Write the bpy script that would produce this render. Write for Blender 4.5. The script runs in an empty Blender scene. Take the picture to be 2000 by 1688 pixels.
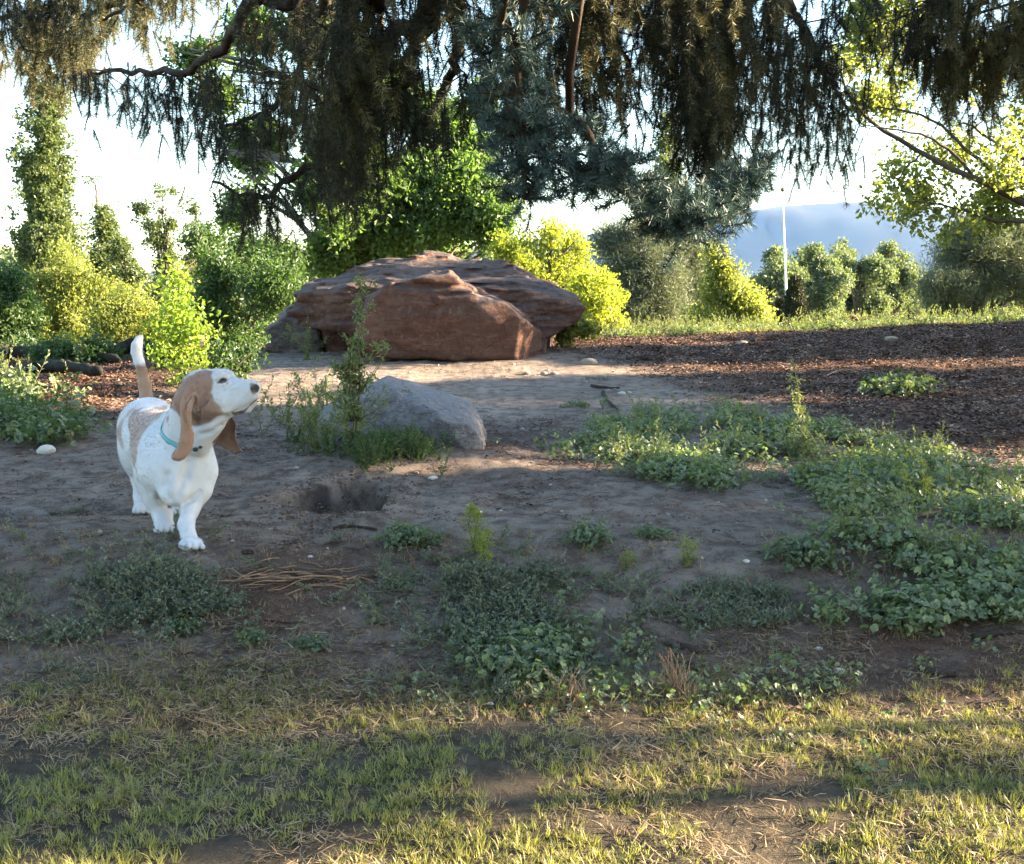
import bpy, math, random, time
import numpy as np
try:
    import openvdb as vdb
except ImportError:
    import pyopenvdb as vdb
from mathutils import Matrix, Vector
T0 = time.time()
rng = np.random.default_rng(7)
random.seed(7)
sc = bpy.context.scene
col = sc.collection
R = math.radians

# ------------------------------------------------------------------ camera
F, CX, CY, CAMZ = 2300.0, 1000.0, 844.0, 1.0      # focal length and centre in photo pixels
PITCH = math.atan(244 / F)
cam = bpy.data.cameras.new('camera')
cam.sensor_width = 36
cam.lens = 36 * F / 2000
cam.clip_start = 0.05
cam.clip_end = 9000
camo = bpy.data.objects.new('camera', cam)
camo.location = (0, 0, CAMZ)
camo.rotation_euler = (math.pi / 2 - PITCH, 0, 0)
col.objects.link(camo)
sc.camera = camo

# ------------------------------------------------------------------ light
SUN_EL, SUN_AZ = R(17), R(5)          # azimuth measured from +X towards +Y
sdir = Vector((math.cos(SUN_EL) * math.cos(SUN_AZ), math.cos(SUN_EL) * math.sin(SUN_AZ), math.sin(SUN_EL)))
sl = bpy.data.lights.new('sun', 'SUN')
sl.energy = 5.0
sl.angle = R(0.6)
sl.color = (1.0, 0.80, 0.56)
so = bpy.data.objects.new('sun', sl)
so.rotation_euler = sdir.to_track_quat('Z', 'Y').to_euler()
col.objects.link(so)
world = bpy.data.worlds.new('World')
sc.world = world
world.use_nodes = True
nt = world.node_tree
bg = nt.nodes['Background']
sky = nt.nodes.new('ShaderNodeTexSky')
sky.sky_type = 'NISHITA'
sky.sun_disc = False
sky.sun_elevation = SUN_EL
sky.sun_rotation = math.pi / 2 - SUN_AZ
sky.dust_density = 0.6
sky.air_density = 1.2
sky.ozone_density = 1.8
nt.links.new(sky.outputs[0], bg.inputs[0])
bg.inputs[1].default_value = 0.06
sc.view_settings.view_transform = 'Standard'
sc.view_settings.look = 'None'
sc.view_settings.exposure = 3.62
sc.view_settings.gamma = 1
sc.cycles.max_bounces = 6
sc.cycles.diffuse_bounces = 3
sc.cycles.transmission_bounces = 4
sc.cycles.volume_bounces = 0
sc.cycles.transparent_max_bounces = 4
sc.cycles.caustics_reflective = False
sc.cycles.caustics_refractive = False
sc.cycles.use_adaptive_sampling = True
sc.cycles.adaptive_threshold = 0.02

# ------------------------------------------------------------------ photo <-> world
cp, sp = math.cos(PITCH), math.sin(PITCH)
def at(px, py, Y):
    """the point on the line of sight through photo pixel (px, py) at distance Y along +Y"""
    px, py, Y = np.broadcast_arrays(np.asarray(px, float), np.asarray(py, float), np.asarray(Y, float))
    a = (px - CX) / F
    b = (CY - py) / F
    dy = cp + b * sp
    dz = b * cp - sp
    return np.stack([a / dy * Y, Y, CAMZ + dz / dy * Y], -1)
def proj(P):
    P = np.asarray(P, float)
    z = P[..., 2] - CAMZ
    d = P[..., 1] * cp - z * sp
    u = z * cp + P[..., 1] * sp
    return CX + F * P[..., 0] / d, CY - F * u / d

# ------------------------------------------------------------------ noise
_perm = np.random.default_rng(3).random(65536).astype(np.float32)
def _h(ix, iy, iz, s):
    return _perm[(ix * 374761 + iy * 668265 + iz * 214669 + s * 9973) & 65535]
def vnoise(P, scale=1.0, seed=0):
    P = np.asarray(P, np.float32) * np.float32(scale) + 1000.0
    i = np.floor(P).astype(np.int64)
    f = (P - i).astype(np.float32)
    f = f * f * (3 - 2 * f)
    x, y, z = i[..., 0], i[..., 1], i[..., 2]
    fx, fy, fz = f[..., 0], f[..., 1], f[..., 2]
    def L(a, b, t): return a + (b - a) * t
    c00 = L(_h(x, y, z, seed), _h(x + 1, y, z, seed), fx)
    c10 = L(_h(x, y + 1, z, seed), _h(x + 1, y + 1, z, seed), fx)
    c01 = L(_h(x, y, z + 1, seed), _h(x + 1, y, z + 1, seed), fx)
    c11 = L(_h(x, y + 1, z + 1, seed), _h(x + 1, y + 1, z + 1, seed), fx)
    return L(L(c00, c10, fy), L(c01, c11, fy), fz) * 2 - 1
def fbm(P, scale=1.0, octv=3, seed=0):
    r = 0; a = 1.0; t = 0
    for o in range(octv):
        r = r + a * vnoise(P, scale * 2.03 ** o, seed + o); t += a; a *= 0.5
    return r / t
def n2(x, y, scale, octv=2, seed=0):
    x, y = np.broadcast_arrays(np.asarray(x, float), np.asarray(y, float))
    return fbm(np.stack([x, y, np.zeros_like(x)], -1), scale, octv, seed)

# ------------------------------------------------------------------ terrain shape
_prof = [(1760, 1.86), (1688, 2.0), (1500, 2.36), (1350, 2.74), (1250, 3.0), (1150, 3.25), (1069, 3.47), (1041, 3.65),
         (1004, 3.95), (950, 4.4), (905, 4.9), (850, 5.5), (800, 6.3), (740, 7.6), (700, 8.9), (676, 10.4), (664, 12.2)]
_py = np.array([p[1] for p in _prof]); _pz = np.array([at(1000, p[0], p[1])[2] for p in _prof])
_py = np.concatenate([[-200, -8, 0, 1.2], _py, [14, 18, 26, 45, 90, 300, 1500, 6000]])
_pz = np.concatenate([[-0.3, -0.15, 0.02, 0.04], _pz, [0.60, 0.38, 0.0, -.45, -.6, -.8, -2, -6]])
_ty = np.linspace(-20, 60, 8001)
_tz = np.interp(_ty, _py, _pz)
_k = np.exp(-np.linspace(-2, 2, 41) ** 2); _k /= _k.sum()
_tzs = np.convolve(np.pad(_tz, 20, mode='edge'), _k, mode='valid')
def _g(x, y, cx, cy, sx, sy): return np.exp(-((x - cx) / sx) ** 2 - ((y - cy) / sy) ** 2)
HX, HY = at(670, 950, 4.22)[0], 4.17
def sstep(e0, e1, x):
    t = np.clip((x - e0) / (e1 - e0), 0, 1); return t * t * (3 - 2 * t)
def ground_z(x, y, detail=True):
    x = np.asarray(x, float); y = np.asarray(y, float)
    z = np.where((y > -19) & (y < 59), np.interp(y, _ty, _tzs), np.interp(y, _py, _pz))
    z = z + 0.19 * _g(x, y, 6.0, 11.5, 3.6, 3.2) - 0.10 * _g(x, y, -5, 10, 2.5, 4)
    z = z + 0.03 * _g(x, y, 2.4, 6.5, 1.0, 1.2) + .07 * _g(x, y, -.45, 4.85, .5, .28)
    z = z + .03 * _g(x, y, -.15, 9.2, 1.3, .7)
    # dug hole with a thrown-up rim
    ang = np.arctan2(y - HY, x - HX)
    hr = np.sqrt(((x - HX) / 0.17) ** 2 + ((y - HY) / 0.27) ** 2) * (1 + .14 * np.sin(ang * 3 + 1) + .07 * np.sin(ang * 7))
    z = z - 0.42 * (1 - sstep(0.78, 1.06, hr)) * (.8 + .2 * n2(x, y, 9, 2, 16)) + .022 * n2(x, y, 12, 2, 17) * np.exp(-((hr - 1.25) / .35) ** 2) + .016 * np.exp(-((hr - 1.35) / .3) ** 2)
    if detail:
        near = np.clip(1.6 - np.abs(y) / 20, 0.0, 1)
        dogm = 1 - _g(x, y, -1.1, 3.65, .35, .4)
        z = z + near * (0.018 * n2(x, y, 1.7, 2, 11) + 0.014 * n2(x, y, 6, 3, 12)) * (.35 + .65 * dogm) + near * 0.006 * n2(x, y, 24, 3, 13) * sstep(-.5, .4, n2(x, y, 1.3, 2, 15))
        far = np.clip((np.abs(y) - 14) / 30, 0, 1)
        z = z + far * .25 * n2(x, y, .05, 2, 14)
    return z
def ground_at(px, py):
    """where the line of sight through a photo pixel meets the ground"""
    lo, hi = 1.2, 60.0
    Ys = np.exp(np.linspace(math.log(1.2), math.log(60), 900))
    P = at(px, py, Ys)
    below = P[:, 2] < ground_z(P[:, 0], P[:, 1], False)
    i = np.argmax(below) if below.any() else 700
    q = P[i]
    return np.array([q[0], q[1], float(ground_z(q[0], q[1]))])

# ------------------------------------------------------------------ materials
def newmat(name):
    m = bpy.data.materials.new(name); m.use_nodes = True
    t = m.node_tree; return m, t, t.nodes['Principled BSDF'], t.nodes['Material Output']
def N(t, typ, **kw):
    n = t.nodes.new(typ)
    for k, v in kw.items():
        if k.startswith('i_'):
            n.inputs[k[2:].replace('_', ' ')].default_value = v
        else: setattr(n, k, v)
    return n
def ramp(t, fac, stops):
    r = t.nodes.new('ShaderNodeValToRGB'); e = r.color_ramp.elements
    while len(e) < len(stops): e.new(0.5)
    for q, (p, c) in zip(e, stops): q.position = p; q.color = (*c, 1) if len(c) == 3 else c
    t.links.new(fac, r.inputs[0]); return r.outputs[0]
def mixc(t, f, a, b, mode='MIX'):
    m = t.nodes.new('ShaderNodeMix'); m.data_type = 'RGBA'; m.blend_type = mode
    for s, v in ((0, f), (6, a), (7, b)):
        if hasattr(v, 'links') or hasattr(v, 'is_linked'): t.links.new(v, m.inputs[s])
        elif s == 0: m.inputs[0].default_value = v
        else: m.inputs[s].default_value = (*v, 1)
    return m.outputs[2]
def noise(t, scale, detail=4, rough=.6, vec=None):
    n = N(t, 'ShaderNodeTexNoise'); n.inputs['Scale'].default_value = scale; n.inputs['Detail'].default_value = detail
    n.inputs['Roughness'].default_value = rough
    if vec is not None: t.links.new(vec, n.inputs['Vector'])
    return n.outputs['Fac']
def objco(t): return N(t, 'ShaderNodeTexCoord').outputs['Object']
def bump(t, h, strength, dist, bs):
    b = N(t, 'ShaderNodeBump'); b.inputs['Strength'].default_value = strength; b.inputs['Distance'].default_value = dist
    t.links.new(h, b.inputs['Height']); t.links.new(b.outputs[0], bs.inputs['Normal']); return b

def leaf_mat(name, dark, light, trans, tw=.4, rough=.5, spec=.35, isl=.45):
    """leaf: diffuse both sides, light shining through, slight gloss; tint per cluster, random per leaf"""
    m, t, b, out = newmat(name)
    at_ = N(t, 'ShaderNodeAttribute', attribute_type='INSTANCER', attribute_name='tint')
    geo = N(t, 'ShaderNodeNewGeometry')
    mm = N(t, 'ShaderNodeMath', operation='MULTIPLY_ADD'); t.links.new(geo.outputs['Random Per Island'], mm.inputs[0])
    mm.inputs[1].default_value = isl
    t.links.new(at_.outputs['Fac'], mm.inputs[2])
    c = mixc(t, mm.outputs[0], dark, light)
    t.links.new(c, b.inputs['Base Color'])
    b.inputs['Roughness'].default_value = rough
    b.inputs['Specular IOR Level'].default_value = spec
    tr = N(t, 'ShaderNodeBsdfTranslucent')
    tc = mixc(t, mm.outputs[0], tuple(v * .6 for v in trans), trans)
    t.links.new(tc, tr.inputs[0])
    mx = N(t, 'ShaderNodeMixShader'); mx.inputs[0].default_value = tw
    t.links.new(b.outputs[0], mx.inputs[1]); t.links.new(tr.outputs[0], mx.inputs[2]); t.links.new(mx.outputs[0], out.inputs[0])
    return m
def bark_mat(name, c1, c2, scale=8, rough=.9, bstr=.8, bd=.02):
    m, t, b, o = newmat(name)
    mp = N(t, 'ShaderNodeMapping'); mp.inputs['Scale'].default_value = (1, 1, .25); t.links.new(objco(t), mp.inputs[0])
    n = noise(t, scale, 6, .65, mp.outputs[0])
    t.links.new(ramp(t, n, [(.3, c1), (.7, c2)]), b.inputs['Base Color']); b.inputs['Roughness'].default_value = rough
    b.inputs['Specular IOR Level'].default_value = .2
    bump(t, n, bstr, bd, b); return m
def tint_mat(name, stops, rough=.85, spec=.2):
    m, t, b, o = newmat(name)
    a = N(t, 'ShaderNodeAttribute', attribute_type='INSTANCER', attribute_name='tint')
    t.links.new(ramp(t, a.outputs['Fac'], stops), b.inputs['Base Color'])
    b.inputs['Roughness'].default_value = rough; b.inputs['Specular IOR Level'].default_value = spec; return m

M = {}
M['leaf_green'] = leaf_mat('leaf_green', (.032, .062, .022), (.08, .125, .035), (.18, .33, .045), .42)
M['leaf_lime'] = leaf_mat('leaf_lime', (.035, .075, .018), (.15, .21, .03), (.36, .52, .045), .45, isl=.9)
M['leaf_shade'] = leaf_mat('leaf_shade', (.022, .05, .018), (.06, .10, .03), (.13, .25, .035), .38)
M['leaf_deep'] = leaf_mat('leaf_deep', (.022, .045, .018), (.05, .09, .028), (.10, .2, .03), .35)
M['leaf_yellow'] = leaf_mat('leaf_yellow', (.10, .14, .02), (.19, .22, .03), (.42, .50, .04), .5)
M['leaf_olive'] = leaf_mat('leaf_olive', (.06, .085, .025), (.16, .18, .045), (.36, .42, .06), .45)
M['leaf_grey'] = leaf_mat('leaf_grey', (.05, .065, .045), (.10, .115, .07), (.16, .20, .08), .3)
M['poplar'] = leaf_mat('poplar_leaf', (.028, .05, .022), (.10, .13, .04), (.20, .27, .05), .35)
M['far_leaf'] = leaf_mat('far_tree_leaf', (.065, .095, .07), (.14, .175, .09), (.2, .27, .07), .4)  # paled in the colour itself to suggest haze over the far trees
M['mallow'] = leaf_mat('mallow_leaf', (.055, .08, .045), (.16, .19, .09), (.22, .32, .07), .35, .42, .5)
M['mat_weed'] = leaf_mat('mat_weed_leaf', (.07, .09, .07), (.17, .195, .145), (.16, .22, .09), .25, .6, .3)
M['weed'] = leaf_mat('weed_leaf', (.06, .08, .045), (.14, .16, .08), (.25, .32, .05), .35)
M['grass'] = leaf_mat('grass_blade', (.065, .09, .032), (.26, .245, .08), (.40, .41, .075), .35, .45, .4)
M['straw'] = leaf_mat('dry_straw', (.12, .085, .05), (.36, .27, .16), (.3, .22, .1), .25, .7, .3)
M['needle_shaded'] = leaf_mat('needle_shaded', (.013, .017, .010), (.040, .050, .028), (.05, .06, .025), .12, .6, .25)  # shaded copy of the spruce needles, shade put into the colour
M['needle_sunlit'] = leaf_mat('needle_sunlit', (.045, .052, .024), (.15, .15, .07), (.16, .14, .04), .2, .55, .3)  # sunlit copy of the same needles, sunlight put into the colour
M['needle_blue'] = leaf_mat('needle_blue', (.02, .042, .038), (.062, .108, .10), (.06, .10, .07), .12, .5, .35)
M['cypress'] = leaf_mat('cypress_leaf', (.007, .013, .005), (.05, .06, .012), (.05, .045, .01), .15)
M['bark'] = bark_mat('bark', (.03, .024, .018), (.10, .08, .06))
M['bark_dark'] = bark_mat('bark_dark', (.015, .012, .01), (.05, .035, .025))
M['bark_black'] = bark_mat('bark_black', (.006, .006, .005), (.022, .02, .014))
M['bark_grey'] = bark_mat('bark_grey', (.06, .055, .05), (.16, .15, .13))
M['stick'] = bark_mat('stick', (.05, .035, .025), (.16, .11, .075), 20)
M['stick_pale'] = bark_mat('stick_pale', (.15, .085, .05), (.36, .22, .135), 30)
M['stem'] = bark_mat('stem', (.07, .075, .03), (.16, .14, .07), 30)
M['litter'] = tint_mat('bark_litter', [(0, (.035, .02, .014)), (.45, (.085, .045, .028)), (.8, (.17, .095, .058)), (1, (.30, .19, .125))], .8, .3)
M['gravel'] = tint_mat('gravel', [(0, (.10, .085, .07)), (.6, (.24, .20, .165)), (1, (.36, .32, .27))], .85, .25)
def rock_mat(name, face, top, pale, bs=1.0, grain=24, red=None):
    m, t, b, o = newmat(name)
    oc = objco(t)
    geo = N(t, 'ShaderNodeNewGeometry'); sx = N(t, 'ShaderNodeSeparateXYZ'); t.links.new(geo.outputs['True Normal'], sx.inputs[0])
    mp = N(t, 'ShaderNodeMapping'); mp.inputs['Scale'].default_value = (1, 1, 3.2); mp.inputs['Rotation'].default_value = (0, R(8), 0)
    t.links.new(oc, mp.inputs[0])
    n1 = noise(t, 2.2, 6, .6, mp.outputs[0]); n2_ = noise(t, grain, 8, .7, oc); n3 = noise(t, 7, 5, .65, mp.outputs[0]); cr = N(t, 'ShaderNodeTexVoronoi', feature='DISTANCE_TO_EDGE'); cr.inputs['Scale'].default_value = 2.2
    wv = N(t, 'ShaderNodeVectorMath', operation='MULTIPLY_ADD'); nv = N(t, 'ShaderNodeTexNoise'); nv.inputs['Scale'].default_value = 3; nv.inputs['Detail'].default_value = 5; t.links.new(oc, nv.inputs['Vector']); t.links.new(nv.outputs['Color'], wv.inputs[0]); wv.inputs[1].default_value = (.5, .5, .5); t.links.new(mp.outputs[0], wv.inputs[2]); t.links.new(wv.outputs[0], cr.inputs['Vector'])
    facec = mixc(t, ramp(t, n1, [(.35, (0, 0, 0)), (.7, (1, 1, 1))]), face, tuple(v * .55 for v in face))
    facec = mixc(t, ramp(t, n3, [(.5, (0, 0, 0)), (.75, (1, 1, 1))]), facec, tuple(min(1, v * 1.45) for v in face))
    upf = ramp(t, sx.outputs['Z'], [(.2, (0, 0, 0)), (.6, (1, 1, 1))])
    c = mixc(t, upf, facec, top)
    c = mixc(t, ramp(t, cr.outputs['Distance'], [(0, (.7, .7, .7)), (.015, (0, 0, 0))]), c, tuple(v * .3 for v in face))
    n5 = noise(t, 4.5, 5, .7, oc); c = mixc(t, ramp(t, n5, [(.56, (0, 0, 0)), (.68, (.5, .5, .5))]), c, pale)
    c = mixc(t, ramp(t, n2_, [(.52, (0, 0, 0)), (.72, (.7, .7, .7))]), c, pale)
    c = mixc(t, ramp(t, n2_, [(.28, (1, 1, 1)), (.42, (0, 0, 0))]), c, tuple(v * .35 for v in face))
    t.links.new(c, b.inputs['Base Color']); b.inputs['Roughness'].default_value = .92; b.inputs['Specular IOR Level'].default_value = .2
    ad = N(t, 'ShaderNodeMath', operation='ADD'); t.links.new(n3, ad.inputs[0]); t.links.new(n2_, ad.inputs[1])
    bump(t, ad.outputs[0], .9 * bs, .02, b)
    return m
M['rock_red'] = rock_mat('red_brown_rock', (.098, .050, .036), (.066, .048, .043), (.14, .10, .08))  # weathered grey top, darkened further in colour to stand for shade
M['rock_grey'] = rock_mat('blue_grey_rock', (.125, .118, .125), (.14, .135, .14), (.30, .28, .27), 1.0, 40)
M['rock_dark'] = rock_mat('dark_rock', (.10, .08, .07), (.13, .11, .10), (.22, .19, .16))
M['stone'] = rock_mat('pale_stone', (.42, .39, .35), (.45, .42, .38), (.55, .52, .48), .3, 60)
M['stone_tan'] = rock_mat('tan_stone', (.24, .19, .145), (.27, .22, .17), (.36, .31, .26), .4, 60)

# ------------------------------------------------------------------ object helpers
def tag(o, label=None, cat=None, group=None, kind=None):
    if label: o['label'] = label
    if cat: o['category'] = cat
    if group: o['group'] = group
    if kind: o['kind'] = kind
    return o
LOC = {}
def thing(name, loc, label, cat, group=None):
    o = bpy.data.objects.new(name, None); o.location = tuple(float(v) for v in loc); col.objects.link(o)
    o.empty_display_size = .1
    LOC[o.name] = np.array([float(v) for v in loc]); tag(o, label, cat, group); return o
def wloc(parent):
    return LOC.get(parent.name, np.zeros(3)) if parent is not None else np.zeros(3)
def mkmesh(name, V, Fc, mat, smooth=False):
    me = bpy.data.meshes.new(name)
    V = np.asarray(V, np.float32)
    me.from_pydata(V.tolist(), [], [tuple(int(i) for i in f) for f in Fc] if not isinstance(Fc, np.ndarray) else Fc.tolist())
    if isinstance(mat, (list, tuple)):
        for q in mat: me.materials.append(q)
    elif mat: me.materials.append(mat)
    if smooth: me.polygons.foreach_set('use_smooth', [True] * len(me.polygons))
    me.update(); return me
def obj(name, V, Fc, mat, parent=None, smooth=False, origin=None):
    base = wloc(parent) if origin is None else np.asarray(origin, float)
    me = mkmesh(name, np.asarray(V, float) - base, Fc, mat, smooth)
    o = bpy.data.objects.new(name, me); col.objects.link(o)
    if parent is not None:
        o.parent = parent; LOC[o.name] = base
    else:
        o.location = tuple(base); LOC[o.name] = base
    return o
def tube(pts, rad, sides=7, V=None, Fc=None, rough=0, seed=0):
    """tapered tube through points; returns/extends vertex and face lists"""
    if V is None: V, Fc = [], []
    pts = np.asarray(pts, float); n = len(pts)
    rad = np.broadcast_to(np.asarray(rad, float), (n,))
    up = np.array([0.13, .31, .94])
    base = len(V)
    rs = np.random.default_rng(seed)
    for i in range(n):
        d = pts[min(i + 1, n - 1)] - pts[max(i - 1, 0)]; d = d / (np.linalg.norm(d) + 1e-9)
        u = np.cross(d, up)
        if np.linalg.norm(u) < .2: u = np.cross(d, [1, 0, 0])
        u /= np.linalg.norm(u); v = np.cross(d, u)
        for k in range(sides):
            a = 2 * math.pi * k / sides
            r = rad[i] * (1 + rough * (rs.random() - .5))
            V.append(tuple(pts[i] + r * (math.cos(a) * u + math.sin(a) * v)))
    for i in range(n - 1):
        for k in range(sides):
            a = base + i * sides + k; b = base + i * sides + (k + 1) % sides
            Fc.append((a, b, b + sides, a + sides))
    Fc.append(tuple(base + k for k in range(sides))[::-1]); Fc.append(tuple(base + (n - 1) * sides + k for k in range(sides)))
    return V, Fc
def smooth_path(pts, n=20, jit=0, seed=0):
    pts = np.asarray(pts, float); m = len(pts)
    t = np.linspace(0, m - 1, n); out = []
    for q in t:
        i = int(min(q, m - 2)); f = q - i
        p0, p1, p2, p3 = pts[max(i - 1, 0)], pts[i], pts[i + 1], pts[min(i + 2, m - 1)]
        out.append(.5 * ((2 * p1) + (-p0 + p2) * f + (2 * p0 - 5 * p1 + 4 * p2 - p3) * f * f + (-p0 + 3 * p1 - 3 * p2 + p3) * f ** 3))
    out = np.array(out)
    if jit: out[1:-1] += np.random.default_rng(abs(seed)).normal(0, jit, out[1:-1].shape)
    return out

_srccount = 0
def source(me):
    o = bpy.data.objects.new(me.name + '_source', me); return o
def scatter(name, P, rot, scl, tint, meshes, parent=None, label=None, cat=None, kind='stuff', group=None):
    """one object whose geometry nodes put small meshes on points"""
    P = np.asarray(P, np.float32); n = len(P)
    base = wloc(parent) if parent is not None else (P.mean(0) if n else np.zeros(3))
    me = bpy.data.meshes.new(name); me.vertices.add(n)
    me.vertices.foreach_set('co', (P - base).astype(np.float32).ravel())
    for nm, ty, arr in (('rot', 'FLOAT_VECTOR', rot), ('scl', 'FLOAT', scl), ('tint', 'FLOAT', tint)):
        a = me.attributes.new(nm, ty, 'POINT')
        arr = np.broadcast_to(np.asarray(arr, np.float32), (n, 3) if ty == 'FLOAT_VECTOR' else (n,))
        a.data.foreach_set('vector' if ty == 'FLOAT_VECTOR' else 'value', np.ascontiguousarray(arr).ravel())
    a = me.attributes.new('pick', 'INT', 'POINT'); a.data.foreach_set('value', rng.integers(0, len(meshes), n).astype(np.int32))
    o = bpy.data.objects.new(name, me); col.objects.link(o)
    if parent is not None: o.parent = parent; LOC[o.name] = base
    else: o.location = tuple(float(v) for v in base); LOC[o.name] = base
    g = bpy.data.node_groups.new(name + '_nodes', 'GeometryNodeTree')
    g.interface.new_socket('Geometry', in_out='INPUT', socket_type='NodeSocketGeometry')
    g.interface.new_socket('Geometry', in_out='OUTPUT', socket_type='NodeSocketGeometry')
    gi = g.nodes.new('NodeGroupInput'); go = g.nodes.new('NodeGroupOutput')
    iop = g.nodes.new('GeometryNodeInstanceOnPoints')
    jn = g.nodes.new('GeometryNodeJoinGeometry')
    for s in meshes:
        oi = g.nodes.new('GeometryNodeObjectInfo'); oi.inputs['Object'].default_value = s
        gti = g.nodes.new('GeometryNodeGeometryToInstance')
        g.links.new(oi.outputs['Geometry'], gti.inputs[0]); g.links.new(gti.outputs[0], jn.inputs[0])
    g.links.new(jn.outputs[0], iop.inputs['Instance'])
    iop.inputs['Pick Instance'].default_value = True
    def na(nm, ty):
        q = g.nodes.new('GeometryNodeInputNamedAttribute'); q.data_type = ty; q.inputs['Name'].default_value = nm; return q.outputs[0]
    e2r = g.nodes.new('FunctionNodeEulerToRotation')
    g.links.new(na('rot', 'FLOAT_VECTOR'), e2r.inputs[0]); g.links.new(e2r.outputs[0], iop.inputs['Rotation'])
    g.links.new(na('scl', 'FLOAT'), iop.inputs['Scale']); g.links.new(na('pick', 'INT'), iop.inputs['Instance Index'])
    g.links.new(gi.outputs[0], iop.inputs['Points']); g.links.new(iop.outputs[0], go.inputs[0])
    md = o.modifiers.new('scatter', 'NODES'); md.node_group = g
    tag(o, label, cat, group, kind); return o

def realize(P, rot, scl, srcs, base, r=rng):
    """one real mesh made of many small ones"""
    Vs, Fs, Ms, off = [], [], [], 0; data = []
    for s in srcs:
        me = s.data; data.append((np.array([v.co[:] for v in me.vertices]), [tuple(p.vertices) for p in me.polygons], [p.material_index for p in me.polygons]))
    from mathutils import Euler
    for p, e, k in zip(P, rot, np.broadcast_to(scl, (len(P),))):
        V, Fc, mi = data[int(r.integers(0, len(data)))]
        m = np.array(Euler(tuple(e)).to_matrix()); Vs.append((V * k) @ m.T + p - base); Fs += [tuple(i + off for i in f) for f in Fc]; Ms += mi; off += len(V)
    return np.concatenate(Vs), Fs, Ms
def rdir(n, r=rng):
    v = r.normal(size=(n, 3)); return v / np.linalg.norm(v, axis=1, keepdims=True)
# ---- small meshes for scattering
def leaf_quads(centers, dirs, normals, length, width, V, Fc, fold=.25):
    for c, d, nn, L, w in zip(centers, dirs, normals, length, width):
        s = np.cross(d, nn); s /= np.linalg.norm(s) + 1e-9; u = np.cross(s, d)
        b = len(V)
        V += [tuple(c), tuple(c + d * L * .55 + s * w * .5 + u * fold * w), tuple(c + d * L), tuple(c + d * L * .55 - s * w * .5 + u * fold * w), tuple(c + d * L * .5)]
        Fc += [(b, b + 1, b + 4), (b + 1, b + 2, b + 4), (b, b + 4, b + 3), (b + 4, b + 2, b + 3)]
def leaf_cluster(name, n, Rr, L, w, mat, droop=.3, seed=0, flat=.8):
    r = np.random.default_rng(seed); V, Fc = [], []
    c = rdir(n, r) * (r.random((n, 1)) ** .5) * Rr * np.array([1, 1, flat])
    d = rdir(n, r); d[:, 2] -= droop; d /= np.linalg.norm(d, axis=1, keepdims=True)
    nn = rdir(n, r) + np.array([0, 0, .8])
    leaf_quads(c, d, nn, L * (.6 + .7 * r.random(n)), w * (.7 + .5 * r.random(n)), V, Fc)
    return source(mkmesh(name, V, Fc, mat))
def clusters(name, k, *a, **kw): return [leaf_cluster(name, *a, seed=s + 31, **kw) for s in range(k)]
def needle_sprig(name, L, nl, nn, mat, twig, seed=0, spread=1.1, w=.0013, droop=0):
    """twig along +Z with needles all round it"""
    r = np.random.default_rng(seed); V, Fc = [], []
    for i in range(nn):
        t = i / nn; z = L * t; a = i * 2.4 + r.random() * .6
        tilt = spread * (.75 + .5 * r.random())
        d = np.array([math.cos(a) * math.sin(tilt), math.sin(a) * math.sin(tilt), math.cos(tilt)])
        s = np.cross(d, r.normal(size=3)); s /= np.linalg.norm(s)
        c = np.array([0, 0, z]); l = nl * (.7 + .5 * r.random()); b = len(V)
        V += [tuple(c - s * w), tuple(c + s * w), tuple(c + d * l + s * w * .35), tuple(c + d * l - s * w * .35)]; Fc.append((b, b + 1, b + 2, b + 3))
    nf = len(Fc)
    tube([(0, 0, -L * .02), (0.002, 0, L * .5), (0, 0, L)], [.0022, .0017, .001], 4, V, Fc)
    me = mkmesh(name, V, Fc, [mat, twig])
    for i in range(nf, len(Fc)): me.polygons[i].material_index = 1
    return source(me)
def mallow_plant(name, n, H, rad, Lr, mat, stem, seed=0):
    r = np.random.default_rng(seed); V, Fc = [], []; sf = []
    for i in range(n):
        a = r.random() * 6.28; q = rad * math.sqrt(r.random()); h = H * (.35 + .65 * r.random())
        c = np.array([q * math.cos(a), q * math.sin(a), h])
        nrm = np.array([.5 * math.cos(a), .5 * math.sin(a), 1]) + r.normal(0, .6, 3); nrm /= np.linalg.norm(nrm)
        u = np.cross(nrm, [0, 1, .1]); u /= np.linalg.norm(u); v = np.cross(nrm, u)
        R_ = Lr * (.6 + .7 * r.random()); b = len(V); V.append(tuple(c - nrm * R_ * .22))
        K = 10; ph = r.random() * 6
        for k in range(K):
            th = ph + k * 6.283 / K * .93; rr = R_ * (1 + .10 * math.cos(2.5 * k * 1.2566) + .05 * r.normal())
            V.append(tuple(c + rr * (math.cos(th) * u + math.sin(th) * v) + nrm * R_ * .10 * (k % 2)))
        for k in range(K - 1): Fc.append((b, b + 1 + k, b + 2 + k))
        if i % 2 == 0:
            b = len(V); w = .0012
            V += [(0.0, w, 0), (0.0, -w, 0), (c[0], c[1] - w, c[2] - .003), (c[0], c[1] + w, c[2] - .003)]; sf.append((b, b + 1, b + 2, b + 3))
    nf = len(Fc); Fc += sf; me = mkmesh(name, V, Fc, [mat, stem])
    for i in range(nf, len(Fc)): me.polygons[i].material_index = 1
    return source(me)
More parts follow.
